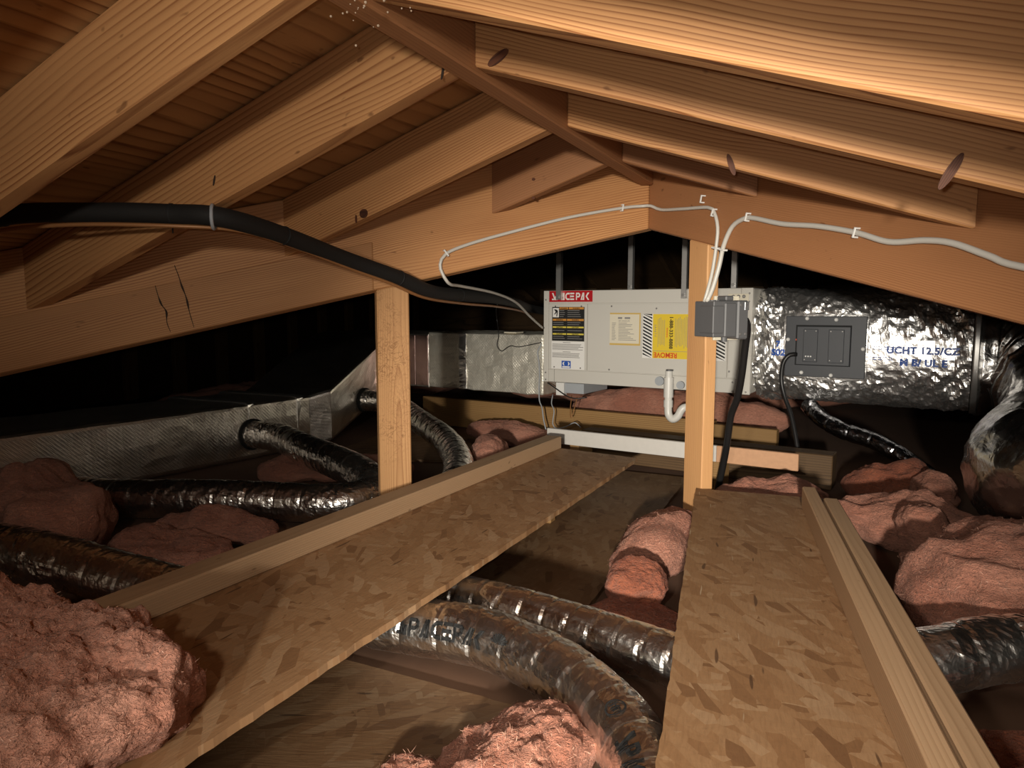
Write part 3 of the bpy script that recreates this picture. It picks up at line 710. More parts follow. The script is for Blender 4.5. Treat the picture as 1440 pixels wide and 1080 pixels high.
# printing that follows the lettered duct
_path = catmull(SPP, .0075); _T, _N, _S = frames(_path)
def on_duct(me, s0, th0, name, mat='ink', lift=.0016):
    bm = bmesh.new(); bm.from_mesh(me); bmesh.ops.triangulate(bm, faces=bm.faces)
    bmesh.ops.subdivide_edges(bm, edges=[e for e in bm.edges if e.calc_length() > .005], cuts=2); bm.to_mesh(me); bm.free()
    for v in me.vertices:
        s = s0+v.co.x; i = max(1, min(len(_S)-2, next((k for k, q in enumerate(_S) if q >= s), len(_S)-2)))
        t = (s-_S[i-1])/(_S[i]-_S[i-1]); c = _path[i-1].lerp(_path[i], t); Tn = _T[i]; Nn_ = _N[i]; B = Tn.cross(Nn_)
        th = th0 - v.co.y/SPR; d = Nn_*math.cos(th)+B*math.sin(th)
        v.co = c + d*(SPR + SPD(s, th, c+d*SPR) + lift)
    me.update(); return link(name, me, sp, mat)
def s_at(x): return min(range(len(_path)), key=lambda k: abs(_path[k].x-x))
me, wd = glyphs('SPACEPAK', .030, .0200, .0035, 0); me.transform(Matrix.Translation((0, -.015, 0)))
THF = -1.12
on_duct(me, _S[s_at(-.695)], -THF, 'printed_lettering')
fan = []
for k in range(9):
    a = math.radians(20+k*17.5); c, s_ = math.cos(a), math.sin(a)
    fan.append(pyd([(c*.004-s_*.0006, s_*.004+c*.0006, 0), (c*.004+s_*.0006, s_*.004-c*.0006, 0), (c*.018+s_*.0018, s_*.018-c*.0018, 0), (c*.018-s_*.0018, s_*.018+c*.0018, 0)], [(0, 1, 2, 3)]))
on_duct(merge(fan), _S[s_at(-.478)], -THF-.05, 'printed_fan_mark')
rg = []
for k in range(28):
    a, b = 2*math.pi*k/28, 2*math.pi*(k+1)/28
    rg.append(pyd([(.0125*math.cos(a), .0125*math.sin(a), 0), (.0125*math.cos(b), .0125*math.sin(b), 0), (.0150*math.cos(b), .0150*math.sin(b), 0), (.0150*math.cos(a), .0150*math.sin(a), 0)], [(0, 1, 2, 3)]))
for q in ([(-.008, -.006), (-.005, -.006), (-.005, .006), (-.008, .006)], [(-.002, -.007), (.001, -.007), (.001, .007), (-.002, .007)], [(.004, -.006), (.007, -.006), (.007, .006), (.004, .006)], [(-.005, .003), (.004, .006), (.004, .004), (-.005, .001)]):
    rg.append(pyd([(a, b, 0) for a, b in q], [(0, 1, 2, 3)]))
on_duct(merge(rg), _S[s_at(-.247)], .35, 'printed_round_mark')
me, wd = glyphs('SPACEPAK', .030, .0185, .0035, 0); me.transform(Matrix.Translation((0, -.015, 0)))
on_duct(me, _S[s_at(-.213)], .55, 'printed_lettering')

# return plenum on the right of the air handler ------------------------------------
RP = empty('return_plenum', HX, 'crinkled foil return duct with a black access plate beside the air handler', 'duct')
def superring(u, h, dep_, cz, cy, n=64, e=3.2, k=1.):
    P = []
    for i in range(n):
        a = 2*math.pi*i/n; c, s_ = math.cos(a), math.sin(a)
        P.append(Vector((u, cy + dep_*.5*k*math.copysign(abs(c)**(2/e), c), cz + h*.5*k*math.copysign(abs(s_)**(2/e), s_))))
    return P
def sweep(us, fun, n, mat, name, parent, disp=None, smooth=True):
    vs = []; fs = []
    for u in us:
        for i, p in enumerate(fun(u)): vs.append(p)
    if disp:
        cen = [sum((vs[k*n+i] for i in range(n)), Vector())/n for k in range(len(us))]
        vs = [p + (p-cen[j//n]).normalized()*disp(p) for j, p in enumerate(vs)]
    for k in range(len(us)-1):
        for i in range(n):
            a, b = k*n+i, k*n+(i+1) % n; fs.append((a, b, b+n, a+n))
    fs.append(tuple(range(n))[::-1]); fs.append(tuple((len(us)-1)*n+i for i in range(n)))
    return link(name, pyd(vs, fs, smooth), parent, mat)
def pfun(u):
    e = 2.6 + 1.6*math.exp(-((u-1.23)/.13)**2); return superring(u, .455+.01*math.sin(u*9), .44, .198+.0*u, .235, 160, e)
def pd(p):
    s_ = .35 + .9*math.exp(-((p.x-1.0)/.06)**2) + .55*math.exp(-((p.x-1.66)/.07)**2) + .5*math.exp(-((p.z-.38)/.08)**2)+.5*math.exp(-((p.z-.02)/.07)**2)
    if abs(p.x-1.23) < .15 and .07 < p.z < .33: s_ = 0
    if 1.38 < p.x < 1.66 and .12 < p.z < .235: s_ *= .3
    if 1.03 < p.x < 1.09 and .14 < p.z < .23: s_ *= .4
    return s_*(.009*(ridged(p*13)-.55) + .006*(ridged(p*29+Vector((5, 2, 1)))-.5) + .0020*(ridged(p*62)-.5) + .0015*noise.noise(p*110))
us = [.963+.0045*k for k in range(166)]
sweep(us, pfun, 160, 'foil', 'plenum_wrap', RP, pd, False)
def fl(u): return superring(u, .475, .46, .195, .235, 64, 2.6, 1.0 if u < 1.74 else .98)
sweep([1.708, 1.714, 1.724, 1.728], fl, 64, 'galv', 'end_flange', RP)
ap = link('access_plate', boxmesh(1.089, 1.374, .004, .020, .083, .316, .002), RP, 'blackplastic')
link('recess', boxmesh(1.127, 1.324, .0015, .010, .127, .282, .001), RP, 'ink')
ctl = link('control_module', boxmesh(1.132, 1.322, -.006, .008, .129, .277, .002), RP, 'blackplastic')
for a, b, c, d in ((1.157, 1.209, .141, .267), (1.247, 1.301, .140, .266)):
    cv = link('cover', boxmesh(a, b, -.0105, -.005, c, d, .0015), ctl, 'blackplastic')
    for uu in (a+.007, b-.007):
        for vv in (c+.009, d-.007):
            q = link('screw_hole', scm, cv); q.location = (uu, -.0105, vv); q.scale = (.7, .4, .7)
            q.data = q.data
for k in range(3): link('terminal', boxmesh(1.166+k*.009, 1.171+k*.009, -.0125, -.0104, .160, .165), ctl, 'white2')
link('indicator_light', boxmesh(1.1275, 1.1312, -.001, .003, .222, .228), RP, 'red_ink')
pinm = cylmesh(.0075, .004, 14, r2=.005); pinm.transform(Matrix.Rotation(math.pi/2, 4, 'X')); pinm.materials.append(M['white2'])
for u, v in ((1.165, .307), (1.268, .303), (1.098, .225), (1.364, .195), (1.152, .098), (1.258, .092)):
    q = link('insulation_pin', pinm, RP); q.location = (u, .004, v)
def on_plenum(me, name, mat, lift=.0028):
    """printing laid on the duct face just in front of the wrap"""
    bm = bmesh.new(); bm.from_mesh(me); bmesh.ops.triangulate(bm, faces=bm.faces)
    bmesh.ops.subdivide_edges(bm, edges=[e for e in bm.edges if e.calc_length() > .006], cuts=2); bm.to_mesh(me); bm.free()
    for v in me.vertices:
        u, z = v.co.x, v.co.z; R_ = pfun(u); front = [p for p in R_ if p.y < .235]
        p = min(front, key=lambda q: abs(q.z-z)); c = Vector((u, .235, .198)); q = Vector((u, p.y, z))
        q = q + (q-c).normalized()*(pd(q)+lift); v.co = q
    me.update(); return link(name, me, RP, mat)
def ptxt(s, u, v, size, name, mat='blue', bold=.0018):
    me = textmesh(s, size, bold, 0, 'CENTER', 1.05); me.transform(Matrix.Translation((u, 0, v)) @ RX); return on_plenum(me, name, mat)
ptxt('UCHT 12.5/CZ', 1.555, .193, .034, 'printed_text'); ptxt('M B/ UL E', 1.560, .150, .034, 'printed_text')
ptxt('S02', 1.062, .172, .034, 'printed_text'); ptxt('7', 1.060, .205, .03, 'printed_text')
for v in (.203, .195, .165, .157):
    for k in range(5 if v > .18 else 4):
        me = boxmesh(1.398+k*.017, 1.411+k*.017, 0, .0002, v, v+.003); on_plenum(me, 'printed_line', 'blue')

# big return flex turning toward the walkway
BF = [Vector(HX @ Vector((1.722, .235, .17))) - Vector((0, 0, ZC)), (.53, 3.111, -.179), (.60, 3.06, -.20), (.65, 2.97, -.24), (.665, 2.83, -.295), (.63, 2.64, -.37), (.545, 2.44, -.422), (.50, 2.25, -.438), (.60, 2.11, -.438), (.84, 2.06, -.438), (1.12, 2.05, -.438)]
def bigd(s, th, p):
    q = p
    a = .012*(ridged(q*6)-.5) + .007*(ridged(Vector((q.x*18, q.y*9, q.z*18)))-.5) + .003*noise.noise(q*45)
    ben = math.exp(-((s-.28)/.16)**2)*.012*math.sin(s*110 + 2*math.sin(th))
    return a+ben
big = empty('return_flexible_duct', ORIGIN, 'large grey foil flexible duct turning down beside the pink batts', 'duct')
link('duct_sleeve', tubemesh(BF, lambda t: .19 + .025*max(0, 1-t/.12), seg=80, step=.012, disp=bigd), big, 'foil_big')

# ------------------------------------------------------------------ walkway boards and battens
def slab(name, poly_, z0, z1, mat, label, ex=(1, 0, 0), rough=.0025, cat='board'):
    """loose sheet with slightly ragged sawn edges"""
    P = []
    for i in range(len(poly_)):
        a, b = Vector(poly_[i]), Vector(poly_[(i+1) % len(poly_)]); n = max(2, int((b-a).length/.02))
        nr = Vector(((b-a).y, -(b-a).x)).normalized()
        for k in range(n):
            q = a.lerp(b, k/n); P.append(q + nr*(rough*noise.noise(Vector((q.x*45, q.y*45, z0))) if k else 0))
    MX = frame((poly_[0][0], poly_[0][1], z0), ex); inv = MX.inverted(); n = len(P)
    v = [inv @ Vector((p.x, p.y, z0+ZC)) for p in P] + [inv @ Vector((p.x, p.y, z1+ZC)) for p in P]
    f = [tuple(range(n))[::-1], tuple(range(n, 2*n))] + [(k, (k+1) % n, n+(k+1) % n, n+k) for k in range(n)]
    return tag(link(name, pyd(v, f), None, mat, MX), label, cat)
slab('walkway_board', [(-1.075, .18), (-.657, .18), (-.618, 2.30), (-.985, 2.36)], -.5125, -.5, 'osb', 'long strand board walkway with a batten along its edge', (0, 1, 0))
ub_ = Vector((-.154, .988)); nb_ = Vector((.988, .154))
pt = lambda s, n: tuple(ub_*s + nb_*n)
slab('walkway_board', [pt(.25, -.054), pt(.25, .285), pt(1.99, .285), pt(2.006, -.054)], -.5125, -.5, 'osb', 'shorter strand board walkway beside two narrow battens, in front of the post', (-.154, .988, 0))
def stick(name, s0, s1, n0, n1, z0, z1, mat, label, cat='batten', group=None):
    a = ub_*s0 + nb_*((n0+n1)/2); b = ub_*s1 + nb_*((n0+n1)/2)
    return tag(beam(name, (a.x, a.y, z0), (b.x, b.y, z0), n1-n0, z1-z0, mat), label, cat, group)
stick('narrow_batten', .22, 1.89, .208, .240, -.5, -.447, 'batten', 'longer pale batten lying on edge along the shorter walkway board')
stick('narrow_batten', .22, 1.79, .2455, .277, -.5, -.447, 'batten', 'shorter pale batten next to the big folded pink batt')
tag(beam('edge_batten', (-1.047, .30, -.5), (-.937, 2.345, -.5), .060, .044, 'batten'), 'pale batten fixed along the far edge of the long walkway board', 'batten')
# sleepers carrying the boards
for a, b, lab in (((-1.06, .42), (-.80, .42), 'dark joist block under the near end of the long walkway'), ((-.93, 1.90), (-.76, 1.90), 'dark joist block under the middle of the long walkway'),
             ((-.97, 2.25), (-.80, 2.25), 'dark joist block under the far end of the long walkway'),
             ((-.10, .5), (.17, .5), 'dark joist block under the near end of the short walkway'), ((-.25, 1.87), (-.02, 1.905), 'dark joist block under the far end of the short walkway')):
    zb = -.6285 if 'long' in lab else -.6405
    tag(beam('joist_block', (*a, zb), (*b, zb), .038, -.512-zb, 'joist'), lab, 'block')
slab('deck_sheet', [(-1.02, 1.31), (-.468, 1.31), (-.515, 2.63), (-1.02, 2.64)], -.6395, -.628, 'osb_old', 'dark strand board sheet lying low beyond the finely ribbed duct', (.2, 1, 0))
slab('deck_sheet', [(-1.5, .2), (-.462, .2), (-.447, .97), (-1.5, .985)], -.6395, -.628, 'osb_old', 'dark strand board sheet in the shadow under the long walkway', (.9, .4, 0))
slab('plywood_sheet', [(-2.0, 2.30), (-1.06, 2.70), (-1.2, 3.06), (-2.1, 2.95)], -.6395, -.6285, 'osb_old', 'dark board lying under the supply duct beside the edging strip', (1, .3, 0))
# edging strip and lumber below the unit
PX = frame((-1.039, 2.527, -.52), (.916, -.118, 0))
pw, ph = .924, .056
pan = empty('edging_strip', PX, 'long white metal faced strip standing on edge across the walkway end', 'strip')
link('metal_face', boxmesh(0, pw*.715, 0, .014, 0, ph, .0012), pan, 'pan')
link('bare_end', boxmesh(pw*.715+.0005, pw, -.001, .014, 0, ph, .0015), pan, 'bare').__setitem__('label', 'bare orange strand board end')  # right third of the strip coloured speckled orange
for u, lab in ((.10, 'low sleeper under the metal faced end of the edging strip'), (.635, 'low sleeper under the bare end of the edging strip')):
    tag(link('joist_block', boxmesh(u, u+.038, .0, .12, -.1085 if u < .3 else -.1205, .0002, .002), None, 'joist', PX), lab, 'block')
tag(beam('floor_joist', (-2.12, 3.36, -.638), (-.50, 3.145, -.638), .038, .150, 'joist'), 'yellowish joist on edge running below the air handler', 'joist')
tag(beam('floor_joist', (-.56, 3.08, -.638), (-.235, 3.02, -.638), .038, .150, 'joist'), 'short joist end seen past the post under the foil plenum', 'joist')
tag(beam('floor_joist', (-1.0, 2.87, -.638), (-.02, 2.735, -.638), .089, .124, 'old'), 'grey weathered joist just behind the edging strip', 'joist')  # dark wood colour stands for the shade behind the strip

# ------------------------------------------------------------------ cables
def cable(name, pts, r, mat, label, cat='cable', seg=10, step=.012, flat=1., parent=None):
    me = tubemesh(pts, r, seg, step, None, True, flat); o = link(name, me, parent, mat, ORIGIN); return tag(o, label, cat) if label else o
cable('thin_white_cable', [(-1.275, 3.04, -.091), (-1.215, 2.758, -.035), (-1.145, 2.465, .022), (-1.085, 2.169, .05), (-1.04, 1.86, .064), (-1.022, 1.765, .066), (-1.020, 1.735, .078), (-1.029, 1.73, .097), (-1.033, 1.726, .12), (-1.021, 1.738, .15),
      (-.973, 1.786, .179), (-.883, 1.876, .217), (-.757, 2.002, .265), (-.633, 2.124, .30), (-.58, 2.165, .308), (-.553, 2.160, .306), (-.516, 2.137, .29), (-.436, 2.057, .278),
      (-.35, 1.971, .266), (-.330, 1.951, .248), (-.319, 1.941, .209), (-.321, 1.941, .164), (-.328, 1.938, .10), (-.336, 1.93, .055), (-.345, 1.925, .016)], .0047, 'nm',
      'thin white cable looping over both valley beams down to the electrical box')
cable('flat_white_cable', [(.62, .99, -.03), (.40, 1.215, .02), (.248, 1.373, .064), (.206, 1.416, .086), (.159, 1.462, .112), (.119, 1.502, .122), (.064, 1.557, .126), (.007, 1.614, .151), (-.068, 1.689, .175), (-.146, 1.768, .192),
      (-.215, 1.838, .216), (-.240, 1.861, .220), (-.275, 1.897, .206), (-.299, 1.92, .161), (-.310, 1.928, .11), (-.325, 1.925, .05), (-.338, 1.918, .016)], .0060, 'nm',
      'flat white cable with fine black print running from the box along the valley beam')
def staple(p, along, side, label):
    n = Vector((-.7071, -.7071, 0)) if side > 0 else Vector((.7071, -.7071, 0))
    MX = frame(p, along, n)
    me = merge([boxmesh(-.0125, .0125, -.0028, .0028, .0045, .0085, .001), boxmesh(-.0125, -.0085, -.0026, .0026, -.0075, .0045), boxmesh(.0085, .0125, -.0026, .0026, -.0075, .0045)])
    me.transform(Matrix.Scale(.85, 4)); o = link('cable_staple', me, None, 'white2', MX); return tag(o, label, 'staple', 'white cable staples on the valley beams')
staple((-1.021, 1.738, .152), (.5, .5, -.9), -1, 'white staple holding the thin cable above its bend')
staple((-.633, 2.127, .301), (.1, .1, 1), -1, 'white staple holding the thin cable near the ridge end')
staple((-.369, 1.991, .292), (.2, -.2, 1), 1, 'empty white staple stuck in the brown valley beam')
staple((-.332, 1.953, .25), (.35, -.35, 1), 1, 'white staple where the thin cable turns down')
staple((-.323, 1.945, .157), (1, -1, -.3), 1, 'lower white staple holding the thin cable at the beam edge')
staple((-.301, 1.923, .150), (1, -1, -.3), 1, 'lower white staple holding the flat cable at the beam edge')
staple((-.234, 1.855, .222), (.25, -.25, 1), 1, 'white staple where the flat cable bends over')
staple((.007, 1.614, .151), (.2, -.2, 1), 1, 'white staple midway along the flat cable')
# black insulated hose and its thin tan wire
hose = empty('insulated_hose', ORIGIN, 'black insulated refrigerant hose slung under the rafters toward the air handler', 'hose')
HP = [(-1.92, .40, -.086), (-1.80, .60, -.062), (-1.72, .73, -.042), (-1.68, .795, .030), (-1.61, .822, .125), (-1.50, .855, .178), (-1.31, .938, .184), (-1.20, .995, .182), (-1.115, 1.04, .176), (-1.108, 1.20, .155), (-1.105, 1.40, .118), (-1.068, 1.575, .078), (-1.062, 1.72, .046), (-1.10, 1.95, .040), (-1.15, 2.30, .034), (-1.25, 2.7, .02), (-1.37, 3.1, .0), (-1.42, 3.45, -.02)]
cable('sleeve', HP, .0192, 'black', None, parent=hose, seg=18)
cable('thin_wire', [(-1.91, .38, -.115), (-1.79, .58, -.095), (-1.71, .70, -.075), (-1.66, .775, .0), (-1.60, .80, .095), (-1.52, .83, .142), (-1.36, .89, .158), (-1.19, .99, .158), (-1.115, 1.09, .154), (-1.110, 1.25, .130), (-1.100, 1.42, .094), (-1.070, 1.545, .062), (-1.055, 1.68, .028), (-1.09, 1.95, .014), (-1.15, 2.3, .006), (-1.25, 2.7, -.008), (-1.37, 3.1, -.028)], .0042, 'copper', None, parent=hose)
for s_ in (5, 7, 9, 11, 13):
    a = Vector(HP[s_]); d = (Vector(HP[s_+1])-Vector(HP[s_-1])).normalized()
    cable('cable_tie', [a-d*.002, a, a+d*.002], .0206, 'ink', None, parent=hose, seg=18, step=.002)
ck = []
c0 = Vector((-1.128, 1.03, .1765)); d = Vector((.75, .6, -.06)).normalized(); n1 = Vector((0, 0, 1)); n2 = d.cross(n1).normalized()
arc = [c0 + (n2*math.cos(t)+n1*math.sin(t))*.0228 for t in [math.radians(a) for a in range(-250, 75, 12)]]
arc = [c0 + n2*-.008 + n1*.036] + arc
cl = cable('hose_clamp', arc, .0035, 'foam', 'grey plastic clamp strap holding the black hose to a rafter', 'clamp', 8, .006)
tag(link('roofing_nail', moved(cylmesh(.0014, .05, 8), Matrix.Translation((-1.24, 1.0285, .150+ZC))), None, 'black', Matrix.Identity(4)), 'dark nail poking down beside the hose at the rafter', 'nail')
# thin dark control wires near the supply duct
def uw(pts): return [tuple(Vector(HX @ Vector(p)) - Vector((0, 0, ZC))) for p in pts]
cable('control_wire', [(-1.16, 2.35, .03)] + uw([(-.232, -.06, .33), (-.245, -.02, .22), (-.258, -.014, .165), (-.232, -.014, .137), (-.20, -.014, .155), (-.175, -.014, .165), (-.135, -.014, .160), (-.07, -.014, .172), (-.008, -.012, .185)]), .0022, 'black_cable', 'thin dark wire drooping across the face of the supply duct', 'wire', 6)
cable('control_wire', uw([(-.006, -.012, .18), (-.026, -.014, .14), (-.018, -.016, .09), (-.012, -.02, .04), (-.014, -.02, -.03), (-.006, -.03, -.09), (.02, -.05, -.12), (.04, -.07, -.17), (.065, -.09, -.215)]), .0032, 'foam', 'grey wire hanging down the corner of the air handler', 'wire', 6)
cable('control_wire', uw([(.03, -.015, -.004), (.08, -.02, -.03), (.14, -.025, -.06), (.185, -.02, -.068), (.23, .0, -.062)]), .003, 'black_cable', 'short black wire sagging under the air handler corner', 'wire', 6)
cable('control_wire', uw([(.05, .0, -.06), (.06, -.03, -.10), (.085, -.05, -.13), (.09, -.07, -.19), (.12, -.08, -.205), (.17, -.08, -.19), (.21, -.08, -.17), (.24, -.08, -.19)]), .0026, 'foam', 'loose grey wire coiled above the edging strip', 'wire', 6)
cable('control_wire', uw([(.14, .02, -.06), (.155, -.02, -.12), (.175, -.05, -.155), (.18, -.02, -.10), (.18, .0, -.062)]), .0022, 'copper', 'thin brown wire loop below the grey block', 'wire', 6)
cable('power_cable', [(-.268, 2.005, -.028), (-.252, 2.03, -.035), (-.250, 2.055, -.06), (-.258, 2.085, -.113), (-.270, 2.125, -.197), (-.285, 2.166, -.265), (-.307, 2.207, -.325), (-.320, 2.245, -.409), (-.335, 2.285, -.485), (-.36, 2.33, -.60)], .0105, 'black_cable', 'black power cable dropping from the grey electrical box past the edging strip', 'cable', 12)
cable('module_cable', uw([(1.135, -.004, .168), (1.112, -.016, .166), (1.094, -.022, .145), (1.086, -.022, .11), (1.087, -.022, .055), (1.104, -.03, -.002), (1.131, -.05, -.06), (1.158, -.08, -.142), (1.18, -.11, -.23), (1.19, -.12, -.285)]), .0085, 'black_cable', 'black cable hanging from the access plate of the foil plenum', 'cable', 12)

# ------------------------------------------------------------------ grey electrical box on the post
k_ = .974
EB = empty('electrical_box', frame((-.3146, 1.8876, -.0799), (1, 1, 0)), 'grey plastic electrical box fixed to the side of the post by the air handler', 'electrical box')
link('body', boxmesh(0.004, .104, .004, .0895, .004, .098, .002), EB, 'greybox')
link('cover', boxmesh(0, .034, 0, .060, .014, .086, .002), EB, 'greybox')
link('cover', boxmesh(.036, .072, -.001, .050, .004, .094, .003), EB, 'greybox')
link('cover', boxmesh(.074, .108, -.003, .050, -.002, .100, .004), EB, 'greybox')
link('backing_plate', boxmesh(.040, .118, .051, .058, -.006, .112, .001), EB, 'label_cream')
for x in (.084, .100):
    for z in (.012, .088):
        q = link('screw', scm, EB); q.location = (x, -.003, z); q.scale = (1, .8, 1)
for x in (.018, .030): link('clamp', moved(cylmesh(.009, .014, 12), Matrix.Translation((x, .030, .087))), EB, 'greybox')
link('clamp', boxmesh(.045, .070, .01, .05, .0985, .112, .003), EB, 'greybox')
link('lug', boxmesh(.094, .108, -.0045, -.0025, .074, .096, .001), EB, 'bracket')
link('lower_knob', moved(cylmesh(.008, .012, 12), Matrix.Translation((.05, .02, -.0085))), EB, 'greybox')

# ------------------------------------------------------------------ pink insulation
SHEETS = ([(-1.02, 1.31), (-.468, 1.31), (-.515, 2.63), (-1.02, 2.64)], [(-1.5, .2), (-.462, .2), (-.447, .97), (-1.5, .985)], [(-2.0, 2.30), (-1.06, 2.70), (-1.2, 3.06), (-2.1, 2.95)])
def inside(x, y, P): return all((P[(i+1) % 4][0]-P[i][0])*(y-P[i][1]) - (P[(i+1) % 4][1]-P[i][1])*(x-P[i][0]) > -.004 for i in range(4))
def lowest(x, y): return -.6285 if any(inside(x, y, P) for P in SHEETS) else -.6405
def on_walkway(x, y):
    xb = -1.047 + (y-.30)*.0538
    if abs(x-xb) < .036 and y > .29: return -.457
    return -.5005 if x > -1.082 else lowest(x, y)
def batt(c, half, rot, seed, label, mat='pink', e=2.4, amp=.03, res=44, fold=1., fine=1., group='pink insulation batts', rest=lowest):
    cr_, sr_ = math.cos(rot), math.sin(rot)
    MX = frame(c, (math.cos(rot), math.sin(rot), 0)); vs = []; fs = []; nu, nv = res*2, res
    sg = lambda a, q: math.copysign(abs(a)**(2/q), a)
    for j in range(nv+1):
        la = -math.pi/2 + math.pi*j/nv
        for i in range(nu):
            lo = 2*math.pi*i/nu; cl_ = sg(math.cos(la), e)
            p = Vector((half[0]*cl_*sg(math.cos(lo), e), half[1]*cl_*sg(math.sin(lo), e), half[2]*sg(math.sin(la), 2.2)))
            n = Vector((p.x/half[0]**2, p.y/half[1]**2, p.z/half[2]**2)).normalized() if p.length > 1e-6 else Vector((0, 0, 1))
            q = p + Vector((seed*5.3, seed*2.9, seed*1.1))
            d = amp*(fbm(q*6, 3)*1.1 + fold*.38*(ridged(Vector((q.x*4, q.y*4, q.z*17)) + Vector((0, 0, fbm(q*5, 2))))-.45) + .12*(ridged(q*21)-.4)) + fine*.0035*noise.noise(q*60) + fine*.003*noise.noise(q*130)
            p = p + n*d
            zf = rest(c[0]+cr_*p.x-sr_*p.y, c[1]+sr_*p.x+cr_*p.y)
            if p.z + c[2] < zf: p.z = zf - c[2]
            vs.append(p)
    for j in range(nv):
        for i in range(nu):
            a, b = j*nu+i, j*nu+(i+1) % nu; fs.append((a, b, b+nu, a+nu))
    o = link('insulation_batt', pyd(vs, fs, True), None, mat, MX); return tag(o, label, 'insulation', group)
B1 = batt((-.97, .47, -.472), (.285, .20, .072), -.1, 1, 'shaggy pink batt lying over the near end of the long walkway', amp=.045, res=110, fine=2.2, mat='pink_pale', rest=on_walkway)  # takes the brighter copy in place of stronger light
batt((-1.95, 1.12, -.55), (.32, .14, .13), -.25, 2, 'tall pink mound between the trunk and the foil ducts', amp=.035, fold=.5)
batt((-1.45, 1.16, -.60), (.22, .115, .055), -.15, 3, 'flat pink batt beside the edge batten behind the nearest foil duct', amp=.025)
batt((-1.42, .62, -.60), (.30, .15, .06), .1, 4, 'pink batt below the foil duct that goes under the batten', amp=.025)
batt((-1.53, 1.37, -.605), (.17, .07, .05), .3, 5, 'pink batt under the lower leg of the hairpin duct', amp=.025)
batt((-1.75, 2.15, -.615), (.28, .16, .04), .5, 6, 'shadowed pink batt at the foot of the trunk duct', amp=.025)
batt((-1.22, 2.40, -.56), (.07, .17, .075), .35, 7, 'pink roll of insulation leaning past the bend of the foil duct', amp=.018, fold=.3)
batt((-1.02, 2.47, -.585), (.10, .06, .045), -.2, 8, 'small torn pink tuft beside the far end of the edge batten', amp=.02)
B5 = batt((-.415, 1.76, -.605), (.085, .24, .050), -.02, 9, 'narrow pink batt stuffed between the walkways in front of the post', amp=.025)
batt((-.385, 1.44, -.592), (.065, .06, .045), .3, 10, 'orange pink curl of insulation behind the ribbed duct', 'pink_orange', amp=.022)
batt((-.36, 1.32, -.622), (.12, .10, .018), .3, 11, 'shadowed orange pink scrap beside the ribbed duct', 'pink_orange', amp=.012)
B2 = batt((-.37, .765, -.600), (.10, .135, .055), .3, 12, 'torn pink batt pushed against the lettered duct', amp=.035, fine=1.6, res=60)
B3 = batt((-.475, .70, -.612), (.05, .06, .03), .6, 13, 'small pink tuft beside the torn batt near the lettered duct', amp=.025, fine=1.6)
batt((.165, 2.12, -.565), (.18, .11, .07), -.25, 14, 'pink mound at the foot of the large grey flexible duct', amp=.035, fold=.6)
batt((.19, 1.965, -.545), (.06, .06, .055), .2, 15, 'small pink curl on top of the big folded batt', amp=.02)
B4 = batt((.40, 1.635, -.55), (.27, .245, .125), .05, 16, 'big folded pink batt beside the narrow battens', amp=.030, fold=1.3, res=60)
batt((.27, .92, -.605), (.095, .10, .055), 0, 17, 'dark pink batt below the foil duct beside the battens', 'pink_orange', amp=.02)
batt((-.17, 2.17, -.575), (.165, .075, .075), -.1, 18, 'pink batt behind the end of the short walkway', amp=.03)
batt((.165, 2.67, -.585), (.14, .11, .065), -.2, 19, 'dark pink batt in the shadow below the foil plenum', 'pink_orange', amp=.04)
batt((.27, 2.50, -.585), (.065, .06, .06), .2, 20, 'torn pink end of insulation beside the large flexible duct', amp=.035)
batt((-1.40, 2.98, -.59), (.26, .09, .055), -.13, 21, 'pink strip of insulation below the supply duct', amp=.02)
batt((-.75, 3.42, -.50), (.55, .10, .10), -.13, 22, 'pink batt lying between joists under the air handler', amp=.025)
batt((.36, 1.12, -.617), (.2, .065, .03), 0, 23, 'thin brown batt edge beside the narrow battens', 'pink_orange', amp=.01)
batt((-3.3, 3.3, -.57), (.5, .7, .08), .2, 24, 'dark batts far behind the trunk duct', amp=.03, res=30)
batt((-3.4, 4.8, -.56), (.8, .8, .09), .1, 25, 'dark batts at the foot of the far studs', amp=.03, res=30)
batt((-1.2, 5.2, -.56), (1.3, .9, .09), .1, 26, 'dark batts on the attic floor behind the air handler', amp=.03, res=30)
batt((1.5, 3.9, -.60), (.9, .7, .05), .1, 27, 'dark batts behind the return duct', amp=.03, res=30)
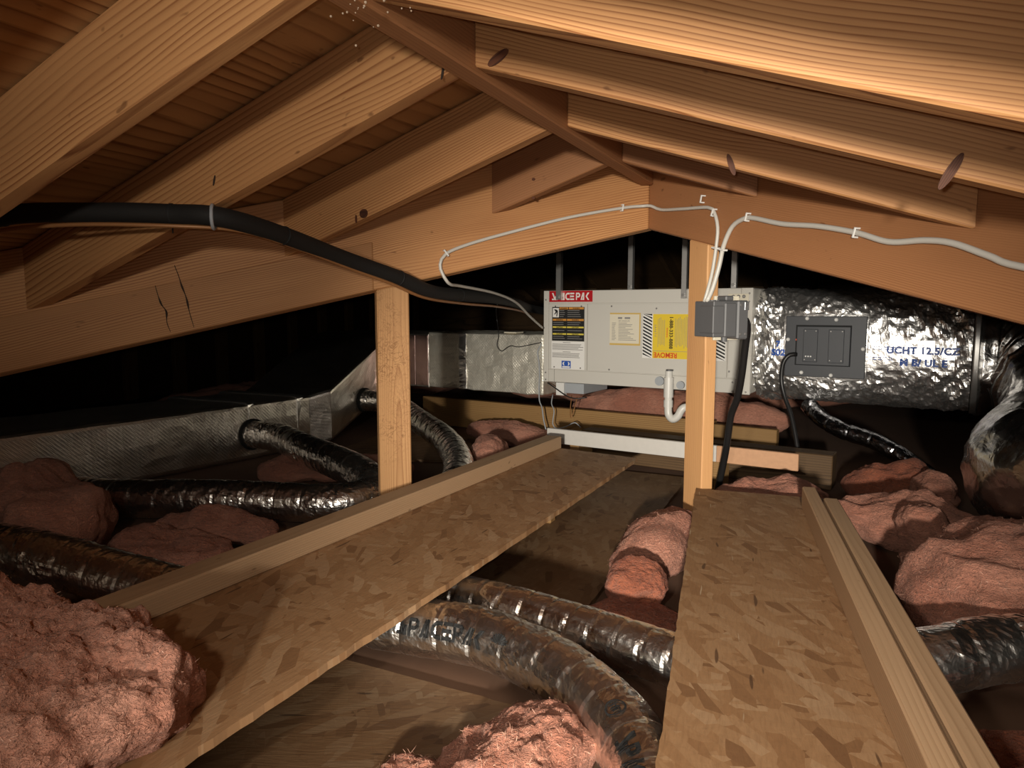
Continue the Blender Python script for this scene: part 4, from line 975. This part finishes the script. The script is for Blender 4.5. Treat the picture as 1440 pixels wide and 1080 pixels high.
def fibres(o, n, ln, wd, seed, zmin=-.05):
    rs = random.Random(seed); me = o.data; vs = []; fs = []; vv = me.vertices
    while len(fs) < n:
        v = vv[rs.randrange(len(vv))]
        if v.normal.z < zmin: continue
        nr = v.normal; t = Vector((rs.gauss(0, 1), rs.gauss(0, 1), rs.gauss(0, .6))); t = (t - nr*t.dot(nr)*.8).normalized(); b = nr.cross(t).normalized()
        L = ln*rs.uniform(.4, 1.3); p = v.co + nr*rs.uniform(-.001, .002); w_ = wd*rs.uniform(.5, 1.2); mid = p + t*L*.5 + nr*L*rs.uniform(0, .25); e = p + t*L + nr*L*rs.uniform(-.25, .2)
        k = len(vs); vs += [p-b*w_, p+b*w_, mid+b*w_, mid-b*w_, e]; fs += [(k, k+1, k+2, k+3), (k+3, k+2, k+4)]
    f = link('loose_fibres', pyd(vs, fs), o, 'fibre'); f['kind'] = 'stuff'
# a foil scrap duct deep under the plenum
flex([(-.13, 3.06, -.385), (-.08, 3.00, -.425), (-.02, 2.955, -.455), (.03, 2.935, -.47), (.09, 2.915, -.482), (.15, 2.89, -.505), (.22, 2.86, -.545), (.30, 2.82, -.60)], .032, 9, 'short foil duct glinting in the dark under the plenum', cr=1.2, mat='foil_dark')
for b_, n_, l_, w_ in ((B1, 7000, .007, .0004), (B2, 2200, .009, .0003), (B3, 900, .012, .0004), (B4, 2500, .014, .0003), (B5, 1500, .012, .0003)): fibres(b_, n_, l_, w_, n_)
# lint and cobweb at the ridge
bits = []
for k in range(26):
    t = random.random(); x = -.585 + .11*t + random.gauss(0, .005); y = .70 + .06*random.random() + (.03 if t < .3 else 0); z = .366 - random.random()*.012 - (.03*random.random() if t < .15 else 0)
    me = bpy.data.meshes.new('b'); bm = bmesh.new(); bmesh.ops.create_icosphere(bm, subdivisions=1, radius=random.uniform(.0007, .0020)); bm.to_mesh(me); bm.free()
    me.transform(Matrix.Translation((x, y, z))); bits.append(me)
tag(link('cobweb_lint', merge(bits), None, 'dust', ORIGIN), 'bits of white lint caught in a cobweb at the ridge', 'cobweb', kind='stuff')
